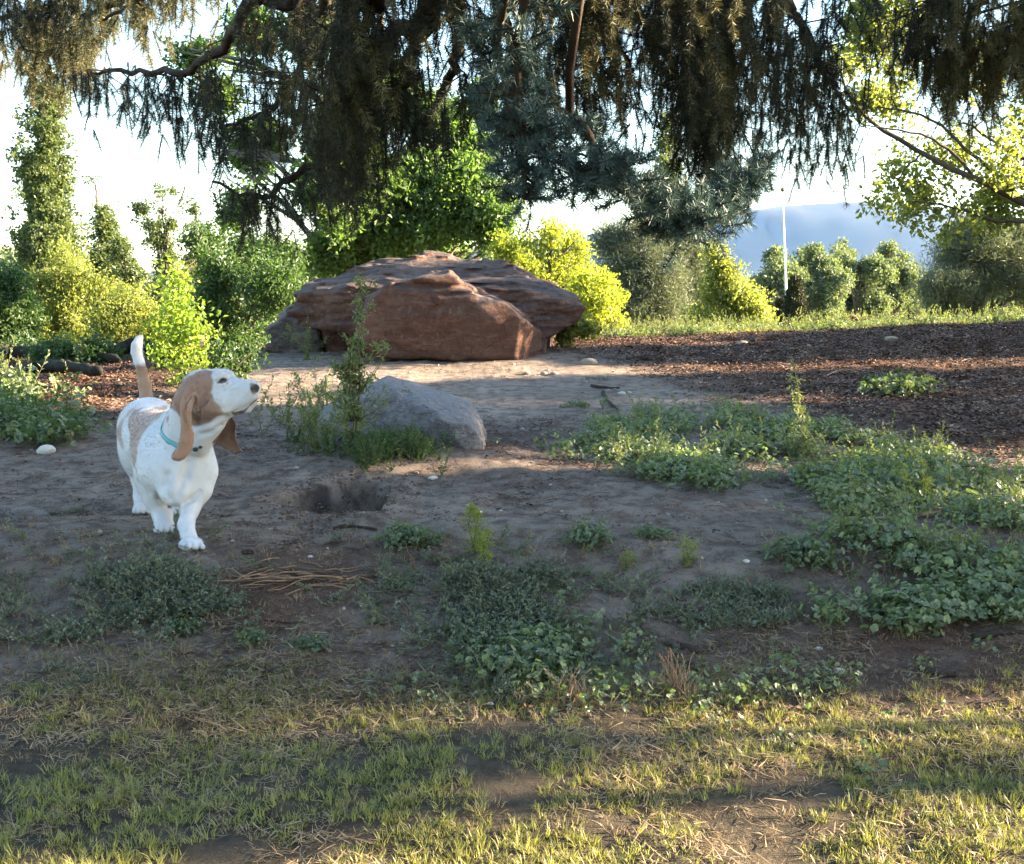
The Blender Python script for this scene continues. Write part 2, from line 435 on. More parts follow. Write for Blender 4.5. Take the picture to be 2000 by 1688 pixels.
def sprig(name, L, nl, ll, lw, mat, stem, seed=0, arch=.3, stems=4, up=.5):
    """several thin stems rising from one foot, small leaves along them"""
    r = np.random.default_rng(seed); V, Fc = [], []; SV, SF = [], []
    for s in range(stems):
        a = r.random() * 6.28; e = up * (.5 + .8 * r.random()); Ls = L * (.6 + .5 * r.random())
        d = np.array([math.cos(a) * math.cos(e), math.sin(a) * math.cos(e), math.sin(e)])
        pts = [d * Ls * t + np.array([0, 0, arch * Ls * (t * t) * (1 if up > .6 else .3)]) + r.normal(0, .03 * Ls, 3) * t for t in np.linspace(0, 1, 5)]
        tube(pts, np.linspace(.0016, .0007, 5), 3, SV, SF)
        for i in range(nl):
            t = .12 + .88 * i / nl; c = smooth_path(pts, 5)[int(t * 4)] * (1 - (t * 4 % 1)) + smooth_path(pts, 5)[min(4, int(t * 4) + 1)] * (t * 4 % 1)
            dd = rdir(1, r)[0] + d * .5 + np.array([0, 0, .4]); dd /= np.linalg.norm(dd)
            leaf_quads([c], [dd], [rdir(1, r)[0] + np.array([0, 0, .7])], [ll * (.6 + .6 * r.random())], [lw * (.7 + .5 * r.random())], V, Fc)
    nf = len(Fc); b = len(V); V += SV; Fc += [tuple(i + b for i in f) for f in SF]
    me = mkmesh(name, V, Fc, [mat, stem])
    for i in range(nf, len(Fc)): me.polygons[i].material_index = 1
    return source(me)
def grass_tuft(name, n, L, w, mat, seed=0, lean=.6, rad=.012):
    r = np.random.default_rng(seed); V, Fc = [], []
    for i in range(n):
        a = r.random() * 6.28; q = rad * math.sqrt(r.random()); p = np.array([q * math.cos(a), q * math.sin(a), -.004])
        a2 = a + r.normal(0, .6); l = L * (.45 + .75 * r.random()); ln = lean * (.3 + r.random())
        s = np.array([-math.sin(a2), math.cos(a2), 0]); b = len(V)
        for k, t in enumerate((0, .4, .75, 1)):
            c = p + np.array([math.cos(a2), math.sin(a2), 0]) * l * ln * t ** 1.7 + np.array([0, 0, l * t * (1 - .35 * ln * t)])
            ww = w * (1 - t ** 2) * (.8 + .4 * r.random())
            if k < 3: V += [tuple(c - s * ww), tuple(c + s * ww)]
            else: V.append(tuple(c))
        Fc += [(b, b + 1, b + 3, b + 2), (b + 2, b + 3, b + 5, b + 4), (b + 4, b + 5, b + 6)]
    return source(mkmesh(name, V, Fc, mat))
def flat_bits(name, n, L, w, rad, mat, seed=0, lift=.006):
    r = np.random.default_rng(seed); V, Fc = [], []
    for i in range(n):
        c = np.array([*(r.normal(0, rad, 2)), lift * r.random()]); a = r.random() * 6.28
        d = np.array([math.cos(a), math.sin(a), r.normal(0, .18)]); s = np.array([-math.sin(a), math.cos(a), r.normal(0, .3)])
        l = L * (.4 + .8 * r.random()); ww = w * (.5 + .8 * r.random()); m = c + d * l * .5 + np.array([0, 0, r.normal(0, .1) * l]); b = len(V)
        V += [tuple(c - s * ww), tuple(c + s * ww), tuple(m + s * ww * .9), tuple(m - s * ww * .9), tuple(c + d * l + s * ww * .3), tuple(c + d * l - s * ww * .3)]
        Fc += [(b, b + 1, b + 2, b + 3), (b + 3, b + 2, b + 4, b + 5)]
    return source(mkmesh(name, V, Fc, mat))
def pebble_mesh(name, mat, seed=0, sq=.6, sub=2):
    import bmesh
    bm = bmesh.new(); bmesh.ops.create_icosphere(bm, subdivisions=sub, radius=1)
    r = np.random.default_rng(seed); o = r.random(3) * 50; st = np.array([1, .65 + .3 * r.random(), sq])
    for v in bm.verts:
        p = np.array(v.co); k = 1 + .22 * float(fbm(p + o, 1.1, 2, seed)); v.co = Vector(p * k * st)
    me = bpy.data.meshes.new(name); bm.to_mesh(me); bm.free(); me.materials.append(mat)
    me.polygons.foreach_set('use_smooth', [True] * len(me.polygons)); return me

def inpoly(px, py, poly):
    poly = np.asarray(poly, float); ins = np.zeros(np.shape(px), bool); j = len(poly) - 1
    for i in range(len(poly)):
        xi, yi = poly[i]; xj, yj = poly[j]
        ins ^= ((yi > py) != (yj > py)) & (px < (xj - xi) * (py - yi) / (yj - yi + 1e-12) + xi); j = i
    return ins
def sample_ground(n, x0, x1, y0, y1, poly=None, mask=None, dy=0):
    """n random ground points (uniform on the ground) in a box, kept inside a region"""
    x = rng.uniform(x0, x1, n); y = rng.uniform(y0, y1, n); z = ground_z(x, y)
    P = np.stack([x, y, z], -1); k = np.ones(n, bool)
    if poly is not None:
        u, v = proj(np.stack([x, y, ground_z(x, y, False)], -1))
        w = 34 * n2(x, y, 4, 3, 77)
        ps = [poly] if np.ndim(poly[0][0]) == 0 else poly
        q = np.zeros(n, bool)
        for pl in ps: q |= inpoly(u + w, v + dy + w * .6, pl)
        k &= q
    if mask is not None: k &= rng.random(n) < mask(x, y)
    k &= ~(((x - HX) / .16) ** 2 + ((y - HY) / .21) ** 2 < 1)
    return P[k]
def yaw(n, tilt=.15): return np.stack([rng.normal(0, tilt, n), rng.normal(0, tilt, n), rng.uniform(0, 6.283, n)], -1)

# ================================================================== THE SETTING
def build_ground():
    def axis(lo_f, hi_f, step, lo, hi, g):
        a = list(np.arange(lo_f, hi_f, step)); s = step
        while a[-1] < hi: s *= g; a.append(a[-1] + s)
        b = [lo_f]; s = step
        while b[-1] > lo: s *= g; b.append(b[-1] - s)
        return np.array(b[:0:-1] + a)
    X = axis(-2.6, 2.8, .014, -5000, 5000, 1.045)
    Y = axis(1.7, 5.2, .011, -400, 6000, 1.03)
    gx, gy = np.meshgrid(X, Y)
    gz = ground_z(gx, gy)
    nx, ny = len(X), len(Y)
    V = np.stack([gx, gy, gz], -1).reshape(-1, 3)
    i = np.arange(nx * ny).reshape(ny, nx)
    Fq = np.stack([i[:-1, :-1], i[:-1, 1:], i[1:, 1:], i[1:, :-1]], -1).reshape(-1, 4)
    me = bpy.data.meshes.new('ground'); me.vertices.add(len(V)); me.vertices.foreach_set('co', V.astype(np.float32).ravel())
    me.loops.add(Fq.size); me.polygons.add(len(Fq)); me.loops.foreach_set('vertex_index', Fq.ravel().astype(np.int32))
    me.polygons.foreach_set('loop_start', (np.arange(len(Fq)) * 4).astype(np.int32))
    me.polygons.foreach_set('use_smooth', np.ones(len(Fq), bool)); me.update(calc_edges=True)
    x, y = V[:, 0], V[:, 1]
    lit = np.clip(sstep(1.0, 2.3, x + .6 + .25 * (y - 8)) * sstep(5.2 - .9 * sstep(1.4, 2.4, x), 6.6 - 1.3 * sstep(1.4, 2.4, x), y) + sstep(-1.1, -2.2, x + .08 * y) * sstep(5.6, 6.4, y), 0, 1) * (1 - sstep(13, 15, y))
    lit = np.maximum(lit, .5 * sstep(.1, .9, x) * sstep(3.3, 3.0, y) * sstep(2.5, 2.7, y))
    lawn = sstep(2.95, 2.65, y) * .9
    far = sstep(12.5, 15, y)
    hr = np.sqrt(((x - HX) / 0.17) ** 2 + ((y - HY) / 0.27) ** 2); hole_shade = (1 - sstep(.75, 1.1, hr + .12 * n2(x, y, 14, 2, 31)))  # mask for shade painted into the soil colour inside the hole
    lit = np.maximum(lit, .75 * sstep(.0, .45, n2(x, y, 1.5, 3, 33) + .25 * sstep(-.2, .6, x)) * sstep(2.6, 2.8, y) * sstep(3.9, 3.3, y) * (x > -1.0))
    for nm, arr in (('litter', lit), ('lawn', np.maximum(lawn, 0)), ('far', far), ('hole_shade', hole_shade)):
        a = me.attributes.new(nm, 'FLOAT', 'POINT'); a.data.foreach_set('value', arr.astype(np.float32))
    m, t, b, o = newmat('ground_soil'); oc = objco(t)
    def A(n): return N(t, 'ShaderNodeAttribute', attribute_name=n).outputs['Fac']
    nb = noise(t, 1.6, 6, .6, oc); nm_ = noise(t, 14, 6, .65, oc); nf = noise(t, 120, 6, .7, oc)
    soil = ramp(t, nb, [(.3, (.15, .115, .092)), (.7, (.275, .222, .182))])
    soil = mixc(t, ramp(t, nm_, [(.38, (.85, .85, .85)), (.56, (0, 0, 0))]), soil, (.085, .062, .048))
    soil = mixc(t, ramp(t, nf, [(.55, (0, 0, 0)), (.75, (.55, .55, .55))]), soil, (.36, .31, .265))
    soil = mixc(t, ramp(t, nf, [(.25, (.6, .6, .6)), (.42, (0, 0, 0))]), soil, (.06, .045, .036))
    redl = ramp(t, nf, [(.3, (.035, .02, .014)), (.5, (.09, .045, .028)), (.7, (.18, .09, .055))])
    c = mixc(t, A('litter'), soil, redl)
    ln = ramp(t, nm_, [(.3, (.035, .028, .02)), (.7, (.095, .075, .048))])
    c = mixc(t, A('lawn'), c, ln)
    c = mixc(t, A('far'), c, ramp(t, nb, [(.3, (.07, .085, .03)), (.7, (.15, .14, .06))]))
    c = mixc(t, A('hole_shade'), c, mixc(t, nm_, (.028, .022, .02), (.06, .05, .045)))
    t.links.new(c, b.inputs['Base Color']); b.inputs['Roughness'].default_value = .95; b.inputs['Specular IOR Level'].default_value = .15
    ad = N(t, 'ShaderNodeMath', operation='MULTIPLY_ADD'); t.links.new(nm_, ad.inputs[0]); ad.inputs[1].default_value = 2.0; t.links.new(nf, ad.inputs[2])
    bump(t, ad.outputs[0], 1.0, .016, b)
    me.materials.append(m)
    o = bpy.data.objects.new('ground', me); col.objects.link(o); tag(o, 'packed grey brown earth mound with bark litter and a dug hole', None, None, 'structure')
build_ground()
print('ground', time.time() - T0)

def build_mountain():
    xs = np.linspace(-3400, 3800, 500); ys = np.linspace(1900, 3000, 26)
    kx = np.array([-3400, -1600, -1000, -850, -760, -600, -200, 300, 450, 560, 660, 760, 860, 1000, 1400, 2200, 3800])
    kr = np.array([560, 560, 590, 560, 532, 520, 500, 450, 425, 411, 404, 400, 408, 425, 450, 500, 560])
    top = CAMZ + 2600 * (600 - np.interp(xs, kx, kr)) / F
    gx, gy = np.meshgrid(xs, ys)
    rise = sstep(1900, 2600, gy) * (1 - .35 * sstep(2600, 3000, gy))
    gz = -8 + (top[None, :] + 8) * rise + rise * (10 * n2(gx, gy, .006, 3, 5)) * (np.abs(gy - 2600) > 60)
    gz = gz + (gy > 2300) * 5.0 * np.abs(n2(gx, gy, .055, 2, 8)) * rise
    V = np.stack([gx, gy, gz], -1).reshape(-1, 3); i = np.arange(V.shape[0]).reshape(gx.shape)
    Fq = np.stack([i[:-1, :-1], i[:-1, 1:], i[1:, 1:], i[1:, :-1]], -1).reshape(-1, 4)
    m, t, b, o = newmat('forested_slope'); n = noise(t, .02, 6, .6, objco(t))
    t.links.new(ramp(t, n, [(.3, (.006, .012, .013)), (.7, (.012, .02, .019))]), b.inputs['Base Color']); b.inputs['Roughness'].default_value = 1
    tag(obj('mountain', V, Fq, m, None, True, origin=(0, 2600, 0)), 'long forested mountain ridge fading blue in the haze', None, None, 'structure')
build_mountain()

def build_haze():
    x0, x1, y0, y1, z0, z1 = -3600, 4000, -60, 3100, -30, 262
    V = [(x0, y0, z0), (x1, y0, z0), (x1, y1, z0), (x0, y1, z0), (x0, y0, z1), (x1, y0, z1), (x1, y1, z1), (x0, y1, z1)]
    Fc = [(0, 3, 2, 1), (4, 5, 6, 7), (0, 1, 5, 4), (1, 2, 6, 5), (2, 3, 7, 6), (3, 0, 4, 7)]
    m = bpy.data.materials.new('haze'); m.use_nodes = True; t = m.node_tree; t.nodes.remove(t.nodes['Principled BSDF'])
    v = N(t, 'ShaderNodeVolumePrincipled'); v.inputs['Color'].default_value = (.10, .36, 1, 1); v.inputs['Absorption Color'].default_value = (1, 1, 1, 1); v.inputs['Density'].default_value = HAZE
    v.inputs['Anisotropy'].default_value = 0.2
    t.links.new(v.outputs[0], t.nodes['Material Output'].inputs['Volume'])
    tag(obj('haze', V, Fc, m, None, False, origin=(0, 1500, 0)), 'thin blue haze in the valley air', None, None, 'stuff')
HAZE = 0.000064
build_haze()

# ================================================================== ROCKS (voxel sculpting)
def polysdf(px, pz, poly):
    poly = np.asarray(poly, np.float32); d = np.full(px.shape, 1e9, np.float32); s = np.ones(px.shape, np.float32)
    n = len(poly); j = n - 1
    for i in range(n):
        e = poly[j] - poly[i]; wx = px - poly[i][0]; wy = pz - poly[i][1]
        c = np.clip((wx * e[0] + wy * e[1]) / (e @ e), 0, 1)
        bx = wx - e[0] * c; by = wy - e[1] * c; d = np.minimum(d, bx * bx + by * by)
        c1 = pz >= poly[i][1]; c2 = pz < poly[j][1]; c3 = e[0] * wy > e[1] * wx
        flip = (c1 & c2 & c3) | (~c1 & ~c2 & ~c3); s = np.where(flip, -s, s); j = i
    return s * np.sqrt(d)
def smax(a, b, k):
    h = np.maximum(k - np.abs(a - b), 0) / k; return np.maximum(a, b) + h * h * k * .25
def smin(a, b, k): return -smax(-a, -b, k)
def mesh_from_sdf(S, lo, h):
    g = vdb.FloatGrid(background=float(S.max())); g.copyFromArray(np.ascontiguousarray(S, dtype=np.float32))
    p, tr, q = g.convertToPolygons(isovalue=0.0, adaptivity=0.0)
    return p * h + np.asarray(lo, np.float32), np.ascontiguousarray(q[:, ::-1])
def grid(lo, hi, h):
    ax = [np.arange(l, u, h, dtype=np.float32) for l, u in zip(lo, hi)]
    return np.meshgrid(*ax, indexing='ij')
def sculpt_mesh(name, V, Q, mat, parent=None, origin=None, smooth=True):
    base = wloc(parent) if parent is not None else np.asarray(origin, float)
    me = bpy.data.meshes.new(name); me.vertices.add(len(V)); me.vertices.foreach_set('co', (V - base).astype(np.float32).ravel())
    me.loops.add(Q.size); me.polygons.add(len(Q)); me.loops.foreach_set('vertex_index', Q.ravel().astype(np.int32))
    me.polygons.foreach_set('loop_start', (np.arange(len(Q)) * 4).astype(np.int32))
    me.polygons.foreach_set('use_smooth', np.ones(len(Q), bool)); me.update(calc_edges=True); me.materials.append(mat)
    o = bpy.data.objects.new(name, me); col.objects.link(o)
    if parent is not None: o.parent = parent
    else: o.location = tuple(float(v) for v in base)
    LOC[o.name] = base; return o
def pxz(poly, Y):
    a = at([p[0] for p in poly], [p[1] for p in poly], Y); return np.stack([a[:, 0], a[:, 2]], -1)

def facets(S, X, Y, Z, n, lo_, hi_, seed, k=.006, keep=None):
    """slice flat chips off the corners of a solid"""
    r = np.random.default_rng(seed); ins = S < 0; xi, yi, zi = X[ins], Y[ins], Z[ins]
    for q in range(n):
        v = rdir(1, r)[0]
        if keep is not None and keep(v): continue
        hsup = float(np.max(xi * v[0] + yi * v[1] + zi * v[2])); cut = (X * v[0] + Y * v[1] + Z * v[2]) - (hsup - r.uniform(lo_, hi_))
        S = smax(S, cut.astype(np.float32), k)
    return S
def big_boulder():
    lo, hi, h = (-1.85, 8.3, .15), (.85, 10.7, 1.62), .0125
    X, Y, Z = grid(lo, hi, h); P = np.stack([X, Y, Z], -1)
    w1 = fbm(P, 1.6, 2, 21); w2 = fbm(P, 6.5, 2, 31)
    strat = fbm(P * np.array([.7, .7, 5], np.float32), 4.2, 3, 41)
    # front block
    A = pxz([(694, 622), (716, 585), (745, 560), (800, 545), (838, 532), (880, 533), (905, 548), (940, 572), (965, 582), (1000, 585), (1018, 600), (1026, 622), (1052, 648), (1055, 672), (1040, 700), (1000, 706), (860, 702), (745, 700), (700, 668)], 8.75)
    dA = polysdf(X + .03 * w1, Z + .02 * w2, A)
    front = (8.62 + .16 * sstep(.3, 1.2, Z) * -1 + .05 * w1 + .012 * w2) - Y + .10 * sstep(.05, .25, X) 
    front = front + .22 * sstep(.54, .42, Z + .02 * w1)
    rightbev = (X * .82 - (Y - 8.6) * .57) - .17 + .03 * w1       # chamfer on the right end
    a = smax(smax(dA, front, .05), Y - 9.8, .1)
    a = smax(a, rightbev - .02, .06)
    topA = (Z - (1.02 - .25 * (X + .5)) - (Y - 8.6) * .25)
    # back slab with layered rough top sloping towards the viewer
    B = pxz([(586, 560), (600, 545), (640, 541), (668, 528), (705, 508), (765, 500), (822, 490), (870, 494), (925, 508), (1000, 518), (1030, 531), (1065, 553), (1100, 568), (1124, 583), (1136, 604), (1128, 622), (1095, 640), (1062, 660), (1050, 720), (700, 720), (698, 650), (655, 642), (612, 638), (590, 615)], 9.55)
    dB = polysdf(X + .03 * w1, Z + .025 * w2, B)
    slope = Z - (1.17 + .26 * (Y - 9.0) - .20 * np.maximum(X - .05, 0) - .16 * np.maximum(-.9 - X, 0)) + .06 * w1
    fB = (8.98 + .05 * w1 + .10 * sstep(-1.2, -1.6, X)) - Y
    b = smax(smax(smax(dB, slope, .06), fB, .04), Y - 10.4, .15)
    strat2 = fbm(P * np.array([.8, .8, 4], np.float32), 9, 2, 43)
    b = b + (.045 * strat + .022 * strat2 + .006 * fbm(P * np.array([1, 1, 3], np.float32), 24, 2, 47)) * sstep(.72, .95, Z) + .02 * w2
    back = polysdf(X, Z, pxz([(632, 600), (800, 570), (1000, 590), (1080, 620), (1070, 740), (632, 740)], 9.9))
    b = smin(b, smax(back, np.abs(Y - 10.1) - .28, .08) + .03 * w2, .05)
    a = a + .016 * w2 + .012 * fbm(P * np.array([1, 1, 4], np.float32), 5, 2, 44) + .05 * np.abs(strat) * sstep(.92, 1.08, Z + .15 * X)
    a = facets(a, X, Y, Z, 14, .03, .09, 8, .01, lambda v: v[2] < -.2 or v[1] > .5) + .008 * w2
    S = smin(a, b, .03)
    V, Q = mesh_from_sdf(S, lo, h)
    base = np.array([-.4, 9.2, .35])
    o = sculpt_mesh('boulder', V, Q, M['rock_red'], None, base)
    tag(o, 'huge red brown boulder with layered overhanging top on the mound crest', 'boulder')
big_boulder()
def grey_boulder():
    lo, hi, h = (-.95, 4.7, .1), (-.06, 5.75, .85), .0068
    X, Y, Z = grid(lo, hi, h); P = np.stack([X, Y, Z], -1)
    w1 = fbm(P, 5, 2, 51); w2 = fbm(P, 19, 3, 52)
    A = pxz([(600, 860), (625, 780), (655, 745), (700, 730), (745, 727), (795, 745), (850, 768), (900, 786), (928, 806), (940, 835), (944, 880), (936, 925), (860, 925), (700, 920), (610, 900)], 5.05)
    d = polysdf(X + .014 * w1, Z + .012 * w2, A)
    topz = Z - (np.interp(X, [-.86, -.6, -.4, -.2, -.12], [.60, .655, .60, .53, .46]) + .10 * (Y - 5.1)) 
    fr = (4.92 + .17 * sstep(-.25, -.62, X) + .32 * np.maximum(Z - .44, 0) + .02 * w1) - Y
    S = smax(smax(smax(d, fr, .03), topz + .012 * w1, .03), Y - 5.6, .06) + .014 * w2
    S = smax(S, (X * .93 + (Y - 5.0) * -.25) + .115 + .01 * w1, .02)
    S = facets(S, X, Y, Z, 30, .02, .075, 5, .005, lambda v: v[2] < -.2) + .004 * w2
    V, Q = mesh_from_sdf(S, lo, h)
    o = sculpt_mesh('boulder', V, Q, M['rock_grey'], None, (-.4, 5.2, .35))
    tag(o, 'low blue grey boulder with chipped pale end behind the tall weed', 'boulder')
grey_boulder()
def side_rock():
    lo, hi, h = (-2.5, 9.6, .25), (-1.45, 10.9, 1.15), .016
    X, Y, Z = grid(lo, hi, h); P = np.stack([X, Y, Z], -1)
    w1 = fbm(P, 3, 2, 61); st = fbm(P * np.array([1, 1, 3], np.float32), 6, 3, 62)
    A = pxz([(520, 690), (522, 640), (545, 612), (575, 600), (620, 600), (640, 700)], 9.9)
    S = smax(polysdf(X + .04 * w1, Z, A), np.abs(Y - 10.2) - .45 + .06 * w1, .1) + .05 * st
    V, Q = mesh_from_sdf(S, lo, h)
    o = sculpt_mesh('boulder', V, Q, M['rock_dark'], None, (-2, 10.1, .6))
    tag(o, 'small dark layered rock half hidden behind the left end of the huge boulder', 'boulder')
side_rock()
print('rocks', time.time() - T0)

# ================================================================== THE DOG (voxel sculpted, one continuous body)
GY = lambda x, y: float(ground_z(x, y))
DPM = 3.67 * F                       # close-up pixels per metre at distance 1
def D(cx, cy, Y): return at(200 + np.asarray(cx, float) / 3.67, 630 + np.asarray(cy, float) / 3.67, Y)
def build_dog():
    lo, hi, h = (-1.42, 3.30, .22), (-.70, 4.32, 1.0), .0031
    ax = [np.arange(l, u, h, dtype=np.float32) for l, u in zip(lo, hi)]
    S = np.full([len(a) for a in ax], .05, np.float32)
    def region(p0, p1, pad):
        sl_ = []
        for i in range(3):
            a = int(np.clip((min(p0[i], p1[i]) - pad - lo[i]) / h, 0, len(ax[i]) - 1)); b = int(np.clip((max(p0[i], p1[i]) + pad - lo[i]) / h + 2, 1, len(ax[i])))
            sl_.append(slice(a, b))
        X, Y, Z = np.meshgrid(*[ax[i][sl_[i]] for i in range(3)], indexing='ij')
        return tuple(sl_), X, Y, Z
    def comb(sl_, d, k, op='add'):
        if op == 'add': S[sl_] = smin(S[sl_], d.astype(np.float32), k)
        else: S[sl_] = smax(S[sl_], -d.astype(np.float32), k)
    def rr(r, Y): return r * Y / DPM
    def cone(a, b, k=.02, ys=1.0, op='add'):
        """a, b = (cx, cy, Y, r) in close-up pixels; round cone between them"""
        pa, pb = D(*a[:3]), D(*b[:3]); ra, rb = rr(a[3], a[2]), rr(b[3], b[2])
        sl_, X, Y, Z = region(pa, pb, max(ra, rb) / min(ys, 1) * 1 + .055)
        ba = pb - pa; L2 = ba @ ba + 1e-9
        wx, wy, wz = X - pa[0], Y - pa[1], Z - pa[2]
        t = np.clip((wx * ba[0] + wy * ba[1] + wz * ba[2]) / L2, 0, 1)
        d = np.sqrt((wx - t * ba[0]) ** 2 + ((wy - t * ba[1]) / ys) ** 2 + (wz - t * ba[2]) ** 2) - (ra + t * (rb - ra))
        comb(sl_, d, k, op)
    def ell(c, rx, rz, ry, k=.02, rot=0, op='add'):
        p = D(*c); rx, rz, ry = rr(rx, c[2]), rr(rz, c[2]), rr(ry, c[2]); m = max(rx, rz, ry)
        sl_, X, Y, Z = region(p, p, m + .05)
        wx, wy, wz = X - p[0], Y - p[1], Z - p[2]
        ca, sa = math.cos(R(rot)), math.sin(R(rot))
        u = wx * ca - wz * sa; w = wx * sa + wz * ca
        q = np.sqrt((u / rx) ** 2 + (wy / ry) ** 2 + (w / rz) ** 2)
        q2 = np.sqrt((u / rx ** 2) ** 2 + (wy / ry ** 2) ** 2 + (w / rz ** 2) ** 2)
        comb(sl_, q * (q - 1) / (q2 + 1e-6), k, op)
    def surf(cx, cy, near=3.40, deep=4.3):
        for Y in np.arange(near, deep, .002):
            q = D(cx, cy, Y); ii = tuple(int(round((q[j] - lo[j]) / h)) for j in range(3))
            if all(0 <= ii[j] < S.shape[j] for j in range(3)) and S[ii] < 0: return Y
        return 3.6
    def fold(pts, r, lift, k=.015, op='add'):
        q = [(x, y, surf(x, y) + (-lift if op == 'add' else lift)) for x, y in pts]
        for a, b in zip(q[:-1], q[1:]): cone((*a, r), (*b, r), k, 1, op)
    # ---- trunk
    ell((555, 1060, 3.66), 222, 210, 200, .05)
    ell((420, 1040, 3.72), 178, 195, 190, .05)
    ell((690, 1010, 3.68), 112, 170, 130, .04)
    ell((525, 1205, 3.60), 118, 118, 105, .03)
    cone((440, 930, 3.80, 222), (345, 800, 4.02, 208), .06)
    ell((335, 735, 4.10), 196, 192, 230, .06)
    ell((335, 930, 3.98), 196, 190, 200, .05)
    ell((245, 915, 4.10), 116, 175, 150, .04)          # near thigh
    ell((420, 900, 4.10), 130, 190, 150, .04)
    # withers / neck
    cone((550, 960, 3.73, 200), (612, 740, 3.66, 150), .04)
    cone((612, 740, 3.66, 146), (645, 600, 3.63, 118), .03)
    cone((440, 830, 3.98, 150), (590, 680, 3.72, 100), .04)
    # dewlap
    cone((690, 840, 3.61, 100), (800, 730, 3.58, 70), .04)
    cone((790, 745, 3.575, 52), (895, 668, 3.56, 22), .025)
    cone((700, 880, 3.60, 60), (800, 790, 3.585, 22), .02)
    # ---- head
    ell((728, 468, 3.59), 150, 132, 128, .03)
    ell((640, 505, 3.62), 82, 112, 105, .03)
    ell((612, 590, 3.63), 92, 108, 108, .03)
    ell((845, 425, 3.575), 92, 88, 92, .03)
    ell((900, 405, 3.575), 48, 58, 68, .02)
    cone((860, 500, 3.575, 96), (1065, 487, 3.53, 58), .025)
    cone((930, 462, 3.565, 58), (1078, 452, 3.53, 34), .015)
    ell((780, 600, 3.565), 120, 92, 96, .03)
    ell((905, 572, 3.55), 98, 80, 82, .02, 6)           # flew
    cone((930, 600, 3.545, 50), (1045, 545, 3.53, 46), .015, .9)
    ell((1092, 520, 3.525), 30, 42, 36, .010)
    ell((1104, 463, 3.525), 34, 37, 34, .006)           # nose
    cone((905, 640, 3.56, 34), (1040, 615, 3.545, 27), .012)
    cone((1040, 615, 3.545, 27), (1088, 578, 3.54, 22), .01)
    cone((930, 650, 3.535, 7), (1075, 572, 3.50, 6), .004, 1, 'sub')   # lip line
    cone((938, 655, 3.53, 15), (990, 645, 3.515, 12), .004, 1, 'sub')
    ell((1126, 468, 3.505), 8, 9, 12, .002, 0, 'sub')
    ell((1108, 470, 3.488), 12, 9, 10, .003, 0, 'sub')
    fold([(822, 428), (850, 412), (895, 412)], 9, .0005, .01, 'sub')
    fold([(815, 392), (850, 376), (892, 376)], 11, -.003, .014)
    fold([(835, 448), (870, 448), (905, 438)], 8, -.0025, .010)
    # ---- tail
    tl = [(318, 560, 4.17, 50), (304, 450, 4.20, 40), (284, 350, 4.22, 33), (262, 280, 4.23, 31), (244, 215, 4.24, 33), (246, 165, 4.24, 31), (262, 122, 4.25, 20), (284, 92, 4.25, 5)]
    for a, b in zip(tl[:-1], tl[1:]): cone(a, b, .016)
    # ---- front leg on the left of the picture (set back)
    cone((370, 1130, 3.74, 120), (385, 1245, 3.73, 92), .03)
    cone((385, 1245, 3.73, 88), (430, 1370, 3.72, 66), .02)
    cone((430, 1370, 3.72, 70), (440, 1440, 3.68, 66), .015)
    # front leg on the right of the picture
    cone((700, 1080, 3.66, 112), (690, 1200, 3.64, 88), .03)
    cone((690, 1200, 3.64, 84), (628, 1340, 3.60, 62), .02)
    cone((628, 1340, 3.60, 62), (600, 1450, 3.56, 54), .015)
    cone((600, 1450, 3.56, 54), (618, 1530, 3.52, 58), .015)
    def paw(cx, cy, Y, w, hgt, yaw_=0.0, toes=4):
        ell((cx, cy, Y), w * .50, hgt * .62, w * .62, .012)
        for i in range(toes):
            f = (i - 1.5) / 1.5; x = cx + f * w * .40 + yaw_ * w * .1
            yy = Y - .026 + .012 * abs(f)
            cone((cx + f * w * .27, cy - hgt * .12, Y - .004, w * .125), (x, cy + hgt * .24, yy - .012, w * .118), .003)
        for i in range(toes - 1):
            f = (i - 1.0) / 1.5; x = cx + f * w * .40 + yaw_ * w * .1
            cone((cx + f * w * .28, cy - hgt * .22, Y - .034, w * .03), (x, cy + hgt * .34, Y - .048, w * .046), .005, 1, 'sub')
    def drop(cx, Y): # close-up row of the ground at that spot
        p = D(cx, 1500, Y); u, v = proj(np.array([p[0], Y, GY(p[0], Y)])); return (float(v) - 630) * 3.67
    g = drop(640, 3.46); paw(636, g - 42, 3.49, 178, 82, .6)
    g = drop(445, 3.62); paw(444, g - 44, 3.66, 150, 82, 0)
    # rear legs
    cone((262, 1010, 4.10, 90), (262, 1130, 4.10, 50), .03)
    cone((262, 1130, 4.10, 48), (268, 1250, 4.08, 40), .015)
    g = drop(280, 3.95); cone((268, 1250, 4.08, 40), (276, g - 60, 4.02, 48), .015); paw(281, g - 38, 3.985, 126, 76)
    cone((480, 1020, 4.06, 90), (520, 1190, 4.05, 46), .03)
    g = drop(550, 3.93); cone((520, 1190, 4.05, 42), (548, g - 60, 4.00, 46), .015); paw(550, g - 36, 3.96, 110, 72)
    # skin folds on the chest
    fold([(460, 1100), (450, 1170), (470, 1250)], 9, .001, .025, 'sub')
    fold([(615, 1010), (592, 1120), (560, 1230)], 9, .001, .025, 'sub')
    fold([(395, 1228), (410, 1270), (470, 1318), (520, 1330)], 13, .001, .012, 'sub')
    fold([(460, 1200), (448, 1245), (475, 1290)], 12, .000, .016)
    fold([(590, 1150), (578, 1225), (562, 1285)], 11, .000, .018)
    fold([(585, 1300), (640, 1270), (700, 1215)], 12, .001, .012, 'sub')
    fold([(235, 1060), (260, 1150), (330, 1215)], 11, .001, .016, 'sub')
    # neck wrinkles and cheek folds
    fold([(690, 720), (780, 700), (870, 652)], 8, .001, .012, 'sub')
    fold([(800, 860), (860, 780), (925, 690)], 7, .000, .010, 'sub')
